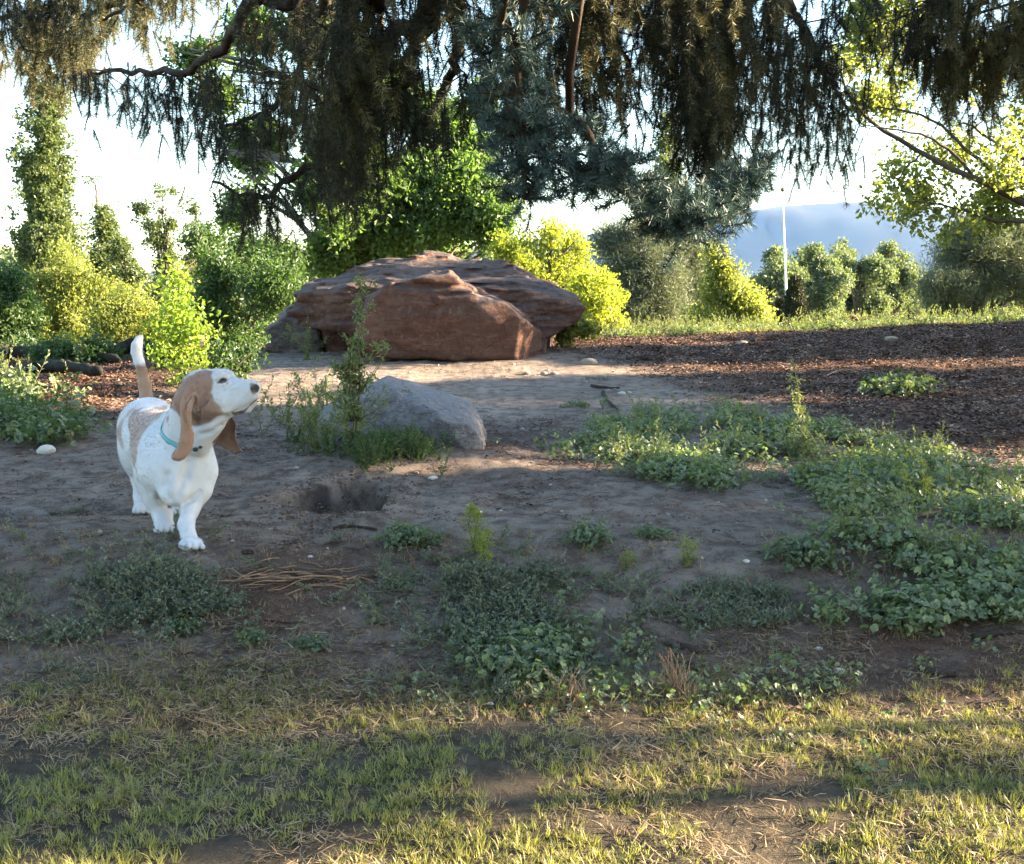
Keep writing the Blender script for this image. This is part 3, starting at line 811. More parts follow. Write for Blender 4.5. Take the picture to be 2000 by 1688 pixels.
    fold([(700, 800), (770, 790), (850, 735)], 7, .002, .014, 'sub')
    fold([(790, 640), (850, 640), (905, 630)], 10, -.002, .012)
    fold([(660, 600), (700, 640), (690, 700)], 9, .002, .012, 'sub')
    fold([(745, 520), (735, 570), (700, 610)], 8, .003, .012, 'sub')
    # ---- ears: thin flaps swept along a centre line
    def ear(out, Yt, thick, k, curl, curlw):
        # out: outline; Yt: (close-up row, distance) down the flap
        sm = smooth_path(np.array([(x, y, 0) for x, y in out + [out[0]]]), 60)[:-1]
        Ym = float(np.mean([q[1] for q in Yt])); pts = D(sm[:, 0], sm[:, 1], Ym)
        sl_, X, Y, Z = region(pts.min(0), pts.max(0), .045)
        d = polysdf(X, Z, pts[:, [0, 2]])
        zz = D(600, [q[0] for q in Yt], Ym)[:, 2]; o_ = np.argsort(zz)
        cy = np.interp(Z, zz[o_], np.array([q[1] for q in Yt])[o_]) + curl * (1 - np.clip(-d / curlw, 0, 1)) ** 2 + .0025 * vnoise(np.stack([X, Y * 0, Z], -1), 40, 4)
        comb(sl_, smax(d + .002, np.abs(Y - cy) - thick, .006), k)
        return pts, Ym
    e1 = ear([(560, 490), (596, 446), (640, 470), (652, 540), (634, 600), (628, 650), (641, 700), (656, 755), (669, 800), (669, 858), (657, 905), (636, 945), (602, 980), (565, 995), (530, 991), (505, 973), (504, 948), (522, 916), (545, 876), (560, 825), (564, 770), (560, 700), (551, 640), (543, 560)],
             [(440, 3.55), (520, 3.525), (620, 3.502), (760, 3.492), (990, 3.482)], .0052, .006, .014, .018)
    e1b = ear([(604, 610), (615, 560), (640, 515), (664, 560), (656, 640), (660, 720), (669, 788), (654, 774), (631, 722), (612, 670)],
             [(500, 3.53), (620, 3.486), (790, 3.480)], .004, .006, -.004, .01)
    e2 = ear([(925, 672), (950, 700), (966, 734), (964, 795), (974, 835), (1000, 880), (1028, 925), (1036, 956), (1020, 930), (975, 928), (930, 918), (888, 903), (845, 880), (800, 852), (812, 790), (860, 715)],
             [(670, 3.64), (760, 3.63), (950, 3.60)], .0035, .004, -.012, .02)
    V, Q = mesh_from_sdf(S, lo, h)
    # light smoothing by the neighbours
    nb = np.zeros_like(V); cnt = np.zeros(len(V))
    for i in range(4):
        a, b = Q[:, i], Q[:, (i + 1) % 4]
        for c in range(3): nb[:, c] += np.bincount(a, V[b, c], len(V)) + np.bincount(b, V[a, c], len(V))
        cnt += np.bincount(a, minlength=len(V)) + np.bincount(b, minlength=len(V))
    V = (V * .5 + .5 * nb / cnt[:, None]).astype(np.float32)
    # ---- coat colours, painted as blobs on the skin
    u, v = proj(V); cu, cv = (u - 200) * 3.67, (v - 630) * 3.67
    white = np.array([.52, .525, .54]); tan = np.array([.27, .165, .12]); C = np.tile(white, (len(V), 1))
    nz = fbm(V, 28, 3, 5) * .35 + fbm(V, 110, 2, 6) * .3
    def blob(cx, cy, r, Yd=None):
        k = (np.abs(cu - cx) < 12) & (np.abs(cv - cy) < 12)
        if not k.any(): return np.full(len(V), 9.)
        p = V[k][np.argmin(V[k][:, 1])]
        return np.linalg.norm(V - p, axis=1) / rr(r, float(p[1]))
    def paint(lst, color, soft=.18, amt=1.0, rough=.5):
        m = np.full(len(V), 9.)
        for b in lst: m = np.minimum(m, blob(*b))
        a = np.clip((1 + rough * nz * .5 - m) / soft, 0, 1)[:, None] * amt
        C[:] = C * (1 - a) + np.asarray(color) * a
    def outline(poly, color, soft=14, amt=1.0, rough=26, ymax=9, ymin=0):
        d = -polysdf((cu + rough * nz).astype(np.float32), (cv + rough * fbm(V, 30, 2, 9) * .6).astype(np.float32), poly)
        a = (np.clip(d / soft + .5, 0, 1) * (V[:, 1] < ymax) * (V[:, 1] > ymin))[:, None] * amt
        C[:] = C * (1 - a) + np.asarray(color) * a
    outline([(470, 600), (490, 520), (530, 450), (600, 385), (680, 352), (745, 345), (790, 352), (785, 390), (792, 440), (782, 500), (800, 560), (850, 610), (872, 648), (840, 668), (770, 715), (700, 745), (655, 742), (600, 700), (560, 668), (520, 630)], tan, 16, 1, 22, 3.9)
    outline([(690, 350), (745, 352), (770, 400), (775, 450), (720, 420), (690, 380)], tan * 1.25, 30, .5, 30)
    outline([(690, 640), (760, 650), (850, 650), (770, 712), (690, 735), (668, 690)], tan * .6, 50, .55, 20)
    outline([(800, 560), (880, 560), (920, 640), (870, 650), (810, 600)], (.60, .50, .40), 60, .4, 30)
    sad = np.array([.33, .23, .18])
    outline([(188, 690), (215, 640), (262, 612), (300, 600), (250, 650), (300, 640), (380, 600), (465, 596), (462, 625), (400, 680), (330, 740), (285, 800), (255, 880), (245, 960), (236, 1040), (222, 1030), (205, 960), (196, 880), (200, 800), (185, 740)], sad, 12, .92, 24, ymin=3.66)
    outline([(100, 760), (130, 700), (150, 690), (140, 760), (140, 830), (158, 880), (150, 915), (118, 860)], sad, 14, .85, 20, ymin=3.8)
    outline([(150, 690), (180, 640), (240, 600), (225, 625), (180, 680)], sad, 14, .7, 20, ymin=3.8)
    outline([(455, 690), (470, 660), (480, 668), (478, 700), (462, 725)], sad, 6, .8, 6, ymax=3.75)
    outline([(468, 735), (478, 722), (480, 735), (474, 745)], sad, 5, .7, 4, ymax=3.75)
    # tail: tan root, white tip
    tz = (V[:, 1] > 4.1) & (cv < 585) & (cu < 400)
    tt = np.clip((cv - 292 + 30 * nz) / 30, 0, 1)[:, None] * tz[:, None] * np.clip((570 - cv) / 30, 0, 1)[:, None]
    C[:] = C * (1 - tt) + (np.array([.30, .185, .115]) * (1 - .35 * np.exp(-((cv - 318) / 30) ** 2))[:, None]) * tt
    # ears
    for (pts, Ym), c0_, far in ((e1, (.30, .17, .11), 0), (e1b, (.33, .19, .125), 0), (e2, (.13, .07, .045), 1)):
        d = -polysdf(V[:, 0].astype(np.float32), V[:, 2].astype(np.float32), pts[:, [0, 2]])
        near = (np.abs(V[:, 1] - Ym) < .05) & (V[:, 1] < 3.555 if not far else V[:, 1] > 3.585)
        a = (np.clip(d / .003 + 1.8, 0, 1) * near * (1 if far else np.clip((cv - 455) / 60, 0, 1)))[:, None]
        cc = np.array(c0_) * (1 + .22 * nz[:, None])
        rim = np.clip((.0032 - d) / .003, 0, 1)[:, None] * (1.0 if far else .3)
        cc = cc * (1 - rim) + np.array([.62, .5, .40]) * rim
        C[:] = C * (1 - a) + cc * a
    # face: nose, lips, eye rim
    paint([(1104, 463, 36)], (.045, .032, .032), .15)
    paint([(1085, 440, 26), (1095, 500, 24), (1060, 432, 14)], (.16, .12, .11), .6, .7)
    outline([(1118, 540), (1128, 556), (1106, 566), (1080, 580), (1060, 598), (1052, 592), (1075, 570), (1098, 554)], (.09, .06, .055), 7, .85, 3, 3.6)
    outline([(925, 640), (950, 645), (985, 634), (1015, 628), (1040, 606), (1056, 596), (1048, 612), (1022, 640), (1004, 660), (975, 676), (948, 672), (930, 656)], (.055, .03, .03), 8, .95, 4, 3.6)
    outline([(950, 654), (975, 648), (990, 652), (970, 664)], (.35, .18, .16), 5, .7, 3, 3.6)
    paint([(1010, 668, 10), (1075, 612, 12)], (.42, .34, .29), .7, .6)
    outline([(820, 436), (838, 412), (862, 396), (890, 402), (899, 418), (884, 432), (850, 440)], (.05, .032, .028), 8, 1, 3, 3.6)
    paint([(905, 425, 10)], (.10, .07, .06), .5, .7)
    paint([(990, 520, 20), (1020, 500, 14), (985, 545, 14)], (.62, .6, .6), .8, .35)
    C *= (1 + .05 * nz)[:, None]
    for (cx, Y, w, yw) in ((636, 3.49, 178, .6), (444, 3.66, 150, 0), (281, 3.985, 126, 0), (550, 3.96, 110, 0)):  # shade in the gaps between the toes, painted into the coat
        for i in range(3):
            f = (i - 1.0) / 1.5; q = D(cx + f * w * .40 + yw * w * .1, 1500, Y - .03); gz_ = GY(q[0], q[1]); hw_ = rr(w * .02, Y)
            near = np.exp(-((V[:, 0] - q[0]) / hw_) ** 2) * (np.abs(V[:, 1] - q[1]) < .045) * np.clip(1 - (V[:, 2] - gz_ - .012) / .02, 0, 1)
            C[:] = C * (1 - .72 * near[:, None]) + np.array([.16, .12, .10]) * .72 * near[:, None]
    # dirty toes
    gzv = ground_z(V[:, 0], V[:, 1]); dirt = np.clip(1 - (V[:, 2] - gzv) / .022, 0, 1)[:, None] * .45
    C[:] = C * (1 - dirt) + np.array([.25, .19, .15]) * dirt
    m, t, b, o = newmat('short_dog_coat'); oc = objco(t)
    ca = N(t, 'ShaderNodeAttribute', attribute_name='coat'); fn = noise(t, 420, 3, .6, oc); f2 = noise(t, 45, 4, .6, oc)
    cc = mixc(t, ramp(t, fn, [(.3, (.16, .16, .16)), (.6, (0, 0, 0))]), ca.outputs['Color'], (.35, .30, .27), 'MULTIPLY')
    t.links.new(cc, b.inputs['Base Color']); b.inputs['Roughness'].default_value = .75; b.inputs['Specular IOR Level'].default_value = .25
    b.inputs['Sheen Weight'].default_value = .25; b.inputs['Sheen Roughness'].default_value = .5
    ad = N(t, 'ShaderNodeMath', operation='MULTIPLY_ADD'); t.links.new(f2, ad.inputs[0]); ad.inputs[1].default_value = 3; t.links.new(fn, ad.inputs[2])
    bump(t, ad.outputs[0], .12, .003, b)
    d0 = np.array([-1.1, 3.75, GY(-1.1, 3.75)])
    dog = sculpt_mesh('dog', V, Q, m, None, d0)
    ce = dog.data.color_attributes.new('coat', 'FLOAT_COLOR', 'POINT')
    ce.data.foreach_set('color', np.concatenate([np.clip(C, 0, 1), np.ones((len(V), 1))], 1).astype(np.float32).ravel())
    tag(dog, 'white and tan basset hound with long ears, head turned sideways, teal collar', 'dog')
    LOC[dog.name] = d0
    # short coat: tufts of hair lying along the skin
    Nn_ = np.zeros_like(V); p0, p1, p2 = V[Q[:, 0]], V[Q[:, 1]], V[Q[:, 2]]; fn_ = np.cross(p1 - p0, p2 - p0)
    for c in range(3):
        for k in range(4): Nn_[:, c] += np.bincount(Q[:, k], fn_[:, c], len(V))
    Nn_ /= np.linalg.norm(Nn_, axis=1, keepdims=True) + 1e-9
    tv, tf = [], []; rh = np.random.default_rng(2)
    for i in range(10):
        a = np.append(rh.normal(0, .0016, 2), -.0004); d_ = np.array([rh.normal(0, .12), rh.normal(0, .12), 1.]); L_ = rh.uniform(.0028, .0050); s_ = np.array([math.cos(i), math.sin(i), 0]) * .00016; b_ = len(tv)
        tv += [tuple(a - s_), tuple(a + s_), tuple(a + d_ * L_)]; tf.append((b_, b_ + 1, b_ + 2))
    mh, th_, bh, oh = newmat('dog_hair'); ha = N(th_, 'ShaderNodeAttribute', attribute_type='INSTANCER', attribute_name='hair')
    th_.links.new(ha.outputs['Color'], bh.inputs['Base Color']); bh.inputs['Roughness'].default_value = .6; bh.inputs['Specular IOR Level'].default_value = .3
    trh = N(th_, 'ShaderNodeBsdfTranslucent'); th_.links.new(ha.outputs['Color'], trh.inputs[0]); mxh = N(th_, 'ShaderNodeMixShader'); mxh.inputs[0].default_value = .5
    th_.links.new(bh.outputs[0], mxh.inputs[1]); th_.links.new(trh.outputs[0], mxh.inputs[2]); th_.links.new(mxh.outputs[0], oh.inputs[0])
    ht = source(mkmesh('hair_tuft', tv, tf, mh))
    keep = ~((np.linalg.norm(V - V[np.argmax(V[:, 0])], axis=1) < .016) | ((np.abs(cu - 862) < 40) & (np.abs(cv - 417) < 24) & (V[:, 1] < 3.6)))
    ids = rh.choice(np.where(keep)[0], 60000); hp = V[ids] + rh.normal(0, .001, (60000, 3))
    flow = np.tile(np.array([-.25, .45, -.55]), (len(ids), 1)); hd = (cu[ids] > 560) & (cv[ids] < 760); flow[hd] = [-.8, .1, -.35]; flow[(cv[ids] < 570) & (cu[ids] < 400)] = [0, 0, 1.]
    nn_h = Nn_[ids]; fl = flow - nn_h * (flow * nn_h).sum(1, keepdims=True); dd_ = fl + nn_h * .12 + rh.normal(0, .07, fl.shape); dd_ /= np.linalg.norm(dd_, axis=1, keepdims=True)
    ey = np.stack([-np.arcsin(np.clip(dd_[:, 1], -1, 1)), np.zeros(len(ids)), np.zeros(len(ids))], -1)   # z axis -> direction, by X then Y turns
    ey[:, 1] = np.arctan2(dd_[:, 0], dd_[:, 2])
    fo = scatter('fur', hp, ey, rh.uniform(.6, 1.15, len(ids)), 0, [ht], dog)
    hc = fo.data.attributes.new('hair', 'FLOAT_VECTOR', 'POINT'); hc.data.foreach_set('vector', (np.clip(C[ids] * rh.uniform(.96, 1.14, (len(ids), 1)), 0, .85)).astype(np.float32).ravel())
    # eye
    def front(cx, cy, w=8):
        k = (np.abs(cu - cx) < w) & (np.abs(cv - cy) < w); q = V[k]; return q[np.argmin(q[:, 1])]
    e = front(862, 416)
    def ball(c, r, seg=20, sc_=(1, 1, 1)):
        V_, F_ = [], []
        for i in range(seg // 2 + 1):
            th = math.pi * i / (seg // 2)
            for j in range(seg):
                ph = 2 * math.pi * j / seg; V_.append((c[0] + r * sc_[0] * math.sin(th) * math.cos(ph), c[1] + r * sc_[1] * math.sin(th) * math.sin(ph), c[2] + r * sc_[2] * math.cos(th)))
        for i in range(seg // 2):
            for j in range(seg): F_.append((i * seg + j, i * seg + (j + 1) % seg, (i + 1) * seg + (j + 1) % seg, (i + 1) * seg + j))
        return V_, F_
    me_, te, be, oe = newmat('wet_eye'); be.inputs['Base Color'].default_value = (.03, .015, .01, 1); be.inputs['Roughness'].default_value = .06
    V_, F_ = ball(e + np.array([0.0005, .0035, 0]), .0072); obj('eye', V_, F_, me_, dog, True)
    mn, tn, bn, on = newmat('moist_nose'); nn_ = noise(tn, 350, 2, .5, objco(tn)); bn.inputs['Base Color'].default_value = (.05, .036, .036, 1); bn.inputs['Roughness'].default_value = .38; bump(tn, nn_, .4, .002, bn)
    # claws
    mcl, tcl, bcl, ocl = newmat('dark_claw'); bcl.inputs['Base Color'].default_value = (.06, .05, .045, 1); bcl.inputs['Roughness'].default_value = .4
    for (cx, Y, w, yw) in ((636, 3.49, 178, .6), (444, 3.66, 150, 0), (281, 3.985, 126, 0), (550, 3.96, 110, 0)):
        for i in range(4):
            f = (i - 1.5) / 1.5; x = cx + f * w * .40 + yw * w * .1; yy = Y - .034 + .012 * abs(f); p = D(x, 1500, yy); p[2] = GY(p[0], p[1])
            r = rr(w * .125, Y)
            obj('claw', *tube([p + [0, -r * .7, r * .75], p + [0, -r * 1.25, r * .45], p + [0, -r * 1.5, .001]], [.0028, .0022, .0007], 6), mcl, dog, True)
    # collar: band fitted round the neck
    c0 = D(612, 785, 3.68); ua = D(452, 715, 3.70) - c0; ub = D(640, 935, 3.585) - c0; la = np.linalg.norm(ua); lb = np.linalg.norm(ub)
    ua /= np.linalg.norm(ua); ub = ub - ua * (ub @ ua); ub /= np.linalg.norm(ub)
    Nn = np.cross(ua, ub); K = 72; ring = []
    for i in range(K):
        a = 2 * math.pi * i / K; dd = math.cos(a) * ua + math.sin(a) * ub; hit = .05
        for s in np.arange(.03, .20, .0012):
            q = c0 + dd * s; ii = [int((q[j] - lo[j]) / h) for j in range(3)]
            if any(ii[j] < 0 or ii[j] >= S.shape[j] for j in range(3)): break
            if S[tuple(ii)] > 0: hit = s; break
        else: hit = .09
        ring.append(hit)
    ring = np.array(ring); th_ = 2 * np.pi * np.arange(K) / K
    ring = np.minimum(ring, 1.06 / np.sqrt((np.cos(th_) / la) ** 2 + (np.sin(th_) / lb) ** 2))
    for _ in range(3):
        ring = np.minimum(ring, (np.roll(ring, 1) + np.roll(ring, -1)) / 2 + .002)
    ring = np.maximum(ring, .5 * ring + .25 * (np.roll(ring, 1) + np.roll(ring, -1))) + .0022
    V_, F_ = [], []; wd = .0095; th = .0018
    for i in range(K):
        a = 2 * math.pi * i / K; dd = math.cos(a) * ua + math.sin(a) * ub
        for (o1, o2) in ((-wd, 0), (-wd, th), (wd, th), (wd, 0)): V_.append(tuple(c0 + dd * (ring[i] + o2) + Nn * o1))
    for i in range(K):
        for k in range(4): F_.append((i * 4 + k, ((i + 1) % K) * 4 + k, ((i + 1) % K) * 4 + (k + 1) % 4, i * 4 + (k + 1) % 4))
    mc, tc, bc, oc_ = newmat('teal_webbing'); bc.inputs['Base Color'].default_value = (.10, .33, .36, 1); bc.inputs['Roughness'].default_value = .7
    wv = noise(tc, 500, 2, .5, objco(tc)); bump(tc, wv, .4, .002, bc)
    collar = obj('collar', V_, F_, mc, dog, True)
    # buckle (two dark lugs) at the throat
    mb, tb, bb, ob = newmat('black_buckle'); bb.inputs['Base Color'].default_value = (.02, .03, .03, 1); bb.inputs['Roughness'].default_value = .35
    for (cx, cy, w, hh) in ((672, 916, 24, 17), (714, 902, 15, 12)):
        p = front(cx, cy, 10) - np.array([0, .004, 0]); hw_, hh_ = rr(w, 3.5), rr(hh, 3.5)
        V_, F_ = ball(p, 1, 10, (hw_, .005, hh_)); obj('buckle', V_, F_, mb, collar, True)
    return dog
build_dog()
print('dog', time.time() - T0)


# ================================================================== TREES AND SHRUBS
def crown_points(lumps, Y0, dens, gap=.0, gscale=1.5, depthf=1.0, jY=.0, shell=.5, seed=0):
    """points filling lumps given as (photo x, photo y, radius in photo pixels[, extra distance])"""
    r = np.random.default_rng(seed); out = []
    for l in lumps:
        Y = Y0 + (l[3] if len(l) > 3 else 0) + r.normal(0, jY); c = at(l[0], l[1], Y); rad = l[2] * Y / F
        n = int(dens * (l[2] / 50.) ** 2)
        p = rdir(n, r) * (r.random((n, 1)) ** shell) * rad; p[:, 1] *= depthf
        p *= 1 + .40 * vnoise(p / rad * 2.6 + l[0], 1, 3)[:, None]; far_ = r.random(n) < .05; p[far_] *= r.uniform(1.1, 1.45, (int(far_.sum()), 1))
        out.append(c + p)
    P = np.concatenate(out)
    if gap > -1: P = P[vnoise(P, gscale, 19 + seed) + .35 * vnoise(P, gscale * 2.7, 29 + seed) > gap - .2]
    return P
def plant(name, label, cat, base_px, Y0, lumps, srcs, dens, trunk=None, trunk_r=.1, bark='bark', scl=(.8, 1.25), gap=0., gscale=1.5, jY=.3, depthf=1., limbs=8, group=None, part='crown', seed=0, kind=None, shell=.5, tint=(.0, .55)):
    b = at(base_px, 600, Y0); gz = float(ground_z(b[0], Y0)); base = np.array([b[0], Y0, gz])
    t = thing(name, base, label, cat, group)
    P = crown_points(lumps, Y0, dens, gap, gscale, depthf, jY, shell, seed)
    P = P[P[:, 2] > ground_z(P[:, 0], P[:, 1], False) + .02]
    n = len(P); r = np.random.default_rng(seed)
    rot = np.stack([r.normal(0, .5, n), r.normal(0, .5, n), r.uniform(0, 6.28, n)], -1)
    tn = r.uniform(tint[0], tint[1], n) + .12 * vnoise(P, .9, 5)
    scatter(part, P, rot, r.uniform(*scl, n), tn, srcs, t)
    # trunk and limbs
    cs = np.array([at(l[0], l[1], Y0 + (l[3] if len(l) > 3 else 0)) for l in lumps])
    if trunk is None:
        top = cs[np.argmax(cs[:, 2])]; trunk = [base - [0, 0, .1], base * .55 + np.array([cs[:, 0].mean(), Y0, cs[:, 2].mean()]) * .45, top]
    else: trunk = [base - [0, 0, .1]] + [at(*p) for p in trunk]
    tp = smooth_path(trunk, 14, trunk_r * .12, seed)
    V, Fc = tube(tp[:12] if name == 'poplar_tree' else tp, np.linspace(trunk_r, trunk_r * .12, 14)[:12 if name == 'poplar_tree' else 14] * (.6 if name == 'poplar_tree' else 1), 8, rough=.15)
    obj('trunk', V, Fc, M[bark], t, True)
    if limbs:
        V, Fc = [], []
        ids = r.choice(len(cs), min(limbs, len(cs)), replace=False)
        for i in ids:
            c = cs[i]; k = int(np.clip(np.argmin(np.linalg.norm(tp - c, axis=1)) - 2 - r.integers(0, 3), 1, 11)); s = tp[k]
            mid = (s + c) / 2 + np.array([0, 0, .12 * np.linalg.norm(c - s)]) + r.normal(0, .05, 3)
            tube(smooth_path([s, mid, c], 7, trunk_r * .1, seed + i), np.linspace(trunk_r * .42, trunk_r * .07, 7), 5, V, Fc)
            for q in range(3):
                e = c + rdir(1, r)[0] * lumps[i][2] * Y0 / F * .8
                tube(smooth_path([mid, (mid + e) / 2 + r.normal(0, .03, 3), e], 5), np.linspace(trunk_r * .16, trunk_r * .03, 5), 4, V, Fc)
        obj('branches', V, Fc, M[bark], t, True)
    return t

C_far = clusters('far_leaves', 4, 22, .34, .19, .13, M['far_leaf'])
C_pop = clusters('poplar_leaves', 4, 26, .26, .12, .10, M['poplar'])
C_maple = clusters('broad_leaves', 4, 32, .20, .072, .044, M['leaf_green'], droop=.6)
C_mapleY = clusters('sunny_leaves', 3, 20, .15, .09, .07, M['leaf_olive'], droop=.6)
C_yel = clusters('yellow_leaves', 4, 34, .12, .042, .021, M['leaf_yellow'], droop=-.5)
C_olive = clusters('olive_leaves', 4, 34, .18, .058, .032, M['leaf_olive'])
C_deep = clusters('dark_leaves', 3, 24, .14, .055, .04, M['leaf_deep'])
C_bright = clusters('round_leaves', 4, 10, .10, .042, .034, M['leaf_lime'], droop=.3)
C_shade = clusters('shaded_leaves', 4, 34, .18, .06, .032, M['leaf_shade'], droop=.7)
C_grey = clusters('grey_needles', 4, 60, .25, .11, .014, M['leaf_grey'], droop=-.2)
C_oak = clusters('lobed_leaves', 4, 18, .16, .05, .034, M['leaf_olive'], droop=.5)
C_cyp = clusters('scale_leaves', 3, 30, .10, .09, .02, M['cypress'], droop=-1.2)

plant('poplar_tree', 'tallest columnar poplar at the far left, rising behind the spruce boughs', 'tree', 95, 46,
      [(80, 90, 26), (84, 140, 26), (95, 190, 34), (90, 240, 46), (85, 300, 54), (70, 350, 40), (100, 350, 50), (85, 405, 58), (60, 440, 34), (90, 455, 62), (95, 510, 66), (105, 560, 66), (60, 540, 40), (110, 610, 62), (75, 610, 50)],
      C_pop, 150, [(80, 420, 46), (78, 100, 46)], .22, gap=-.12, gscale=1.1, seed=1, scl=(.8, 1.4))
plant('poplar_tree', 'slim poplar just right of the tallest one, its tip leaning left', 'tree', 205, 52,
      [(183, 352, 11), (192, 380, 20), (200, 415, 27), (205, 455, 32), (210, 500, 36), (215, 545, 40), (215, 590, 44)], C_pop, 230, None, .15, gap=-.15, gscale=1.1, seed=2)
plant('poplar_tree', 'thin forked poplar with sky showing through its two open tops', 'tree', 325, 58,
      [(308, 375, 14), (337, 368, 13), (300, 400, 20), (268, 408, 15), (285, 425, 22), (322, 410, 22), (345, 405, 13), (300, 445, 20), (335, 440, 15), (318, 470, 20), (325, 500, 24), (330, 535, 28), (300, 470, 16), (320, 575, 34)], C_pop, 230, None, .14, gap=-.05, gscale=1.3, seed=3)
plant('poplar_tree', 'pointed small poplar standing alone against the bright sky left of the big tree', 'tree', 385, 56,
      [(380, 388, 9), (385, 410, 15), (382, 436, 20), (402, 440, 13), (385, 465, 25), (380, 500, 28), (385, 540, 34)], C_pop, 130, None, .14, gap=-.2, gscale=1.3, seed=4)
plant('poplar_tree', 'low ragged poplar between the slim poplar and the forked one', 'tree', 245, 50,
      [(238, 470, 18), (240, 500, 26), (250, 540, 32), (240, 580, 40), (262, 600, 30)], C_pop, 230, None, .12, gap=-.1, seed=5)
plant('shrub', 'big sunlit olive shrub filling the left edge under the tallest poplar', 'shrub', 130, 19,
      [(120, 520, 40), (150, 560, 48), (95, 570, 50), (160, 610, 56), (100, 630, 60), (60, 660, 48), (170, 660, 54), (215, 585, 42), (130, 680, 44)], C_olive, 100, None, .06, gap=-.2, gscale=1.8, seed=6, limbs=6, shell=.4, tint=(.2, .8))
plant('shrub', 'yellow lit rounded shrub below the forked poplar', 'shrub', 260, 17,
      [(250, 600, 40), (285, 625, 42), (230, 640, 50), (300, 650, 36), (260, 670, 46)], C_olive, 100, None, .05, gap=-.2, gscale=1.8, seed=7, limbs=5, shell=.4, tint=(.2, .8))
plant('shrub', 'dark shaded shrub at the far left edge of the picture', 'shrub', 15, 16,
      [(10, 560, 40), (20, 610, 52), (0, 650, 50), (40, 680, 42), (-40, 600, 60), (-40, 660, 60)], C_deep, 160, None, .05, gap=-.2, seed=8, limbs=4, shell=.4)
plant('shrub', 'low dark leafy shrub over the fallen log behind the tail', 'shrub', 190, 9.6,
      [(120, 692, 36), (180, 690, 36), (230, 690, 34), (280, 692, 30), (210, 710, 28), (140, 715, 22), (90, 700, 30), (40, 690, 34)], C_deep, 170, None, .03, gap=-.15, gscale=3, seed=9, limbs=3, scl=(.4, .8), depthf=1.4)
plant('sapling', 'young sapling with round backlit yellow leaves behind the dog', 'sapling', 350, 7.4,
      [(350, 545, 26), (345, 585, 34), (362, 625, 42), (335, 650, 40), (372, 680, 46), (395, 650, 34), (325, 690, 34), (360, 725, 40), (405, 710, 30), (310, 640, 24), (340, 520, 16), (355, 750, 34)], C_bright, 42, [(352, 640, 7.4), (348, 520, 7.4)], .018, 'stem', gap=-.1, gscale=4, jY=.15, seed=10, scl=(.6, 1.0), limbs=9, tint=(-.2, .75))
plant('shrub', 'dense mid green shrub between the sapling and the huge boulder', 'shrub', 470, 11.5,
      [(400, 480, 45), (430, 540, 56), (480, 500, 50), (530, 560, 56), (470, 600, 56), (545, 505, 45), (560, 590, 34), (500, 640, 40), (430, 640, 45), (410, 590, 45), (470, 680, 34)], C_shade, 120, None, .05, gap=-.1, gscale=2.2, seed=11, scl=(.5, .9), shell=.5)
plant('shrub', 'small green ground shrub touching the back of the dog head', 'shrub', 400, 6.9,
      [(385, 765, 26), (410, 745, 26), (440, 730, 28), (470, 715, 26), (430, 700, 28), (490, 690, 24)], C_deep, 120, None, .02, gap=-.1, gscale=4, jY=.1, seed=12, scl=(.35, .6), limbs=4)
plant('broadleaf_tree', 'large spreading green broadleaf tree behind the huge boulder', 'tree', 740, 15.5,
      [(500, 290, 55), (560, 250, 55), (470, 330, 45), (640, 470, 70), (720, 400, 75), (800, 340, 60), (880, 310, 60), (905, 385, 70), (955, 430, 50), (820, 420, 75), (740, 480, 62), (860, 485, 60), (600, 420, 62), (560, 480, 62), (640, 350, 55), (430, 385, 46), (480, 425, 50), (440, 300, 36), (600, 300, 60), (660, 430, 60), (620, 200, 55), (520, 335, 50), (700, 330, 60), (425, 185, 32), (560, 560, 50), (880, 250, 50), (940, 300, 40), (520, 400, 55), (455, 430, 30),
       (430, 60, 55), (370, 95, 45), (460, 140, 40), (320, 60, 26), (540, 150, 50), (700, 130, 45), (760, 180, 50), (840, 230, 45), (1000, 350, 36), (930, 200, 40), (680, 250, 50), (600, 520, 60), (930, 480, 50), (700, 520, 60), (520, 520, 50), (980, 470, 40), (780, 540, 50), (610, 60, 50), (500, 60, 40)],
      C_maple, 135, [(738, 400, 15.5), (742, 150, 15.6), (735, -60, 15.7)], .17, 'bark_grey', gap=.02, gscale=1.25, jY=.7, seed=13, limbs=20, tint=(.0, .8))
plant('shrub', 'brilliant yellow green shrub right of the huge boulder', 'shrub', 1070, 13.2,
      [(1078, 452, 22), (1070, 490, 42), (1120, 500, 34), (1015, 485, 38), (1100, 550, 44), (1055, 560, 36), (985, 490, 28), (1125, 470, 22), (1040, 520, 40), (1105, 600, 34), (1140, 560, 26), (990, 540, 30)], C_yel, 110, None, .04, gap=-.25, gscale=2.5, seed=14, limbs=10, shell=.4, tint=(.1, .9))
plant('shrub', 'smaller yellow shrub ending at the bare ground right of the boulder', 'shrub', 1180, 12.6,
      [(1180, 560, 26), (1160, 590, 38), (1185, 605, 32), (1165, 635, 38), (1195, 640, 24), (1130, 645, 32), (1195, 580, 20)], C_yel, 110, None, .03, gap=-.3, gscale=2.5, seed=15, limbs=8, shell=.4, tint=(.1, .9))
plant('shrub', 'low leafy bush against the right foot of the huge boulder', 'shrub', 1110, 9.9,
      [(1090, 625, 22), (1120, 630, 24), (1145, 640, 20), (1105, 645, 20)], C_mapleY, 110, None, .02, gap=-.3, gscale=4, jY=.1, seed=16, scl=(.35, .55), limbs=5)
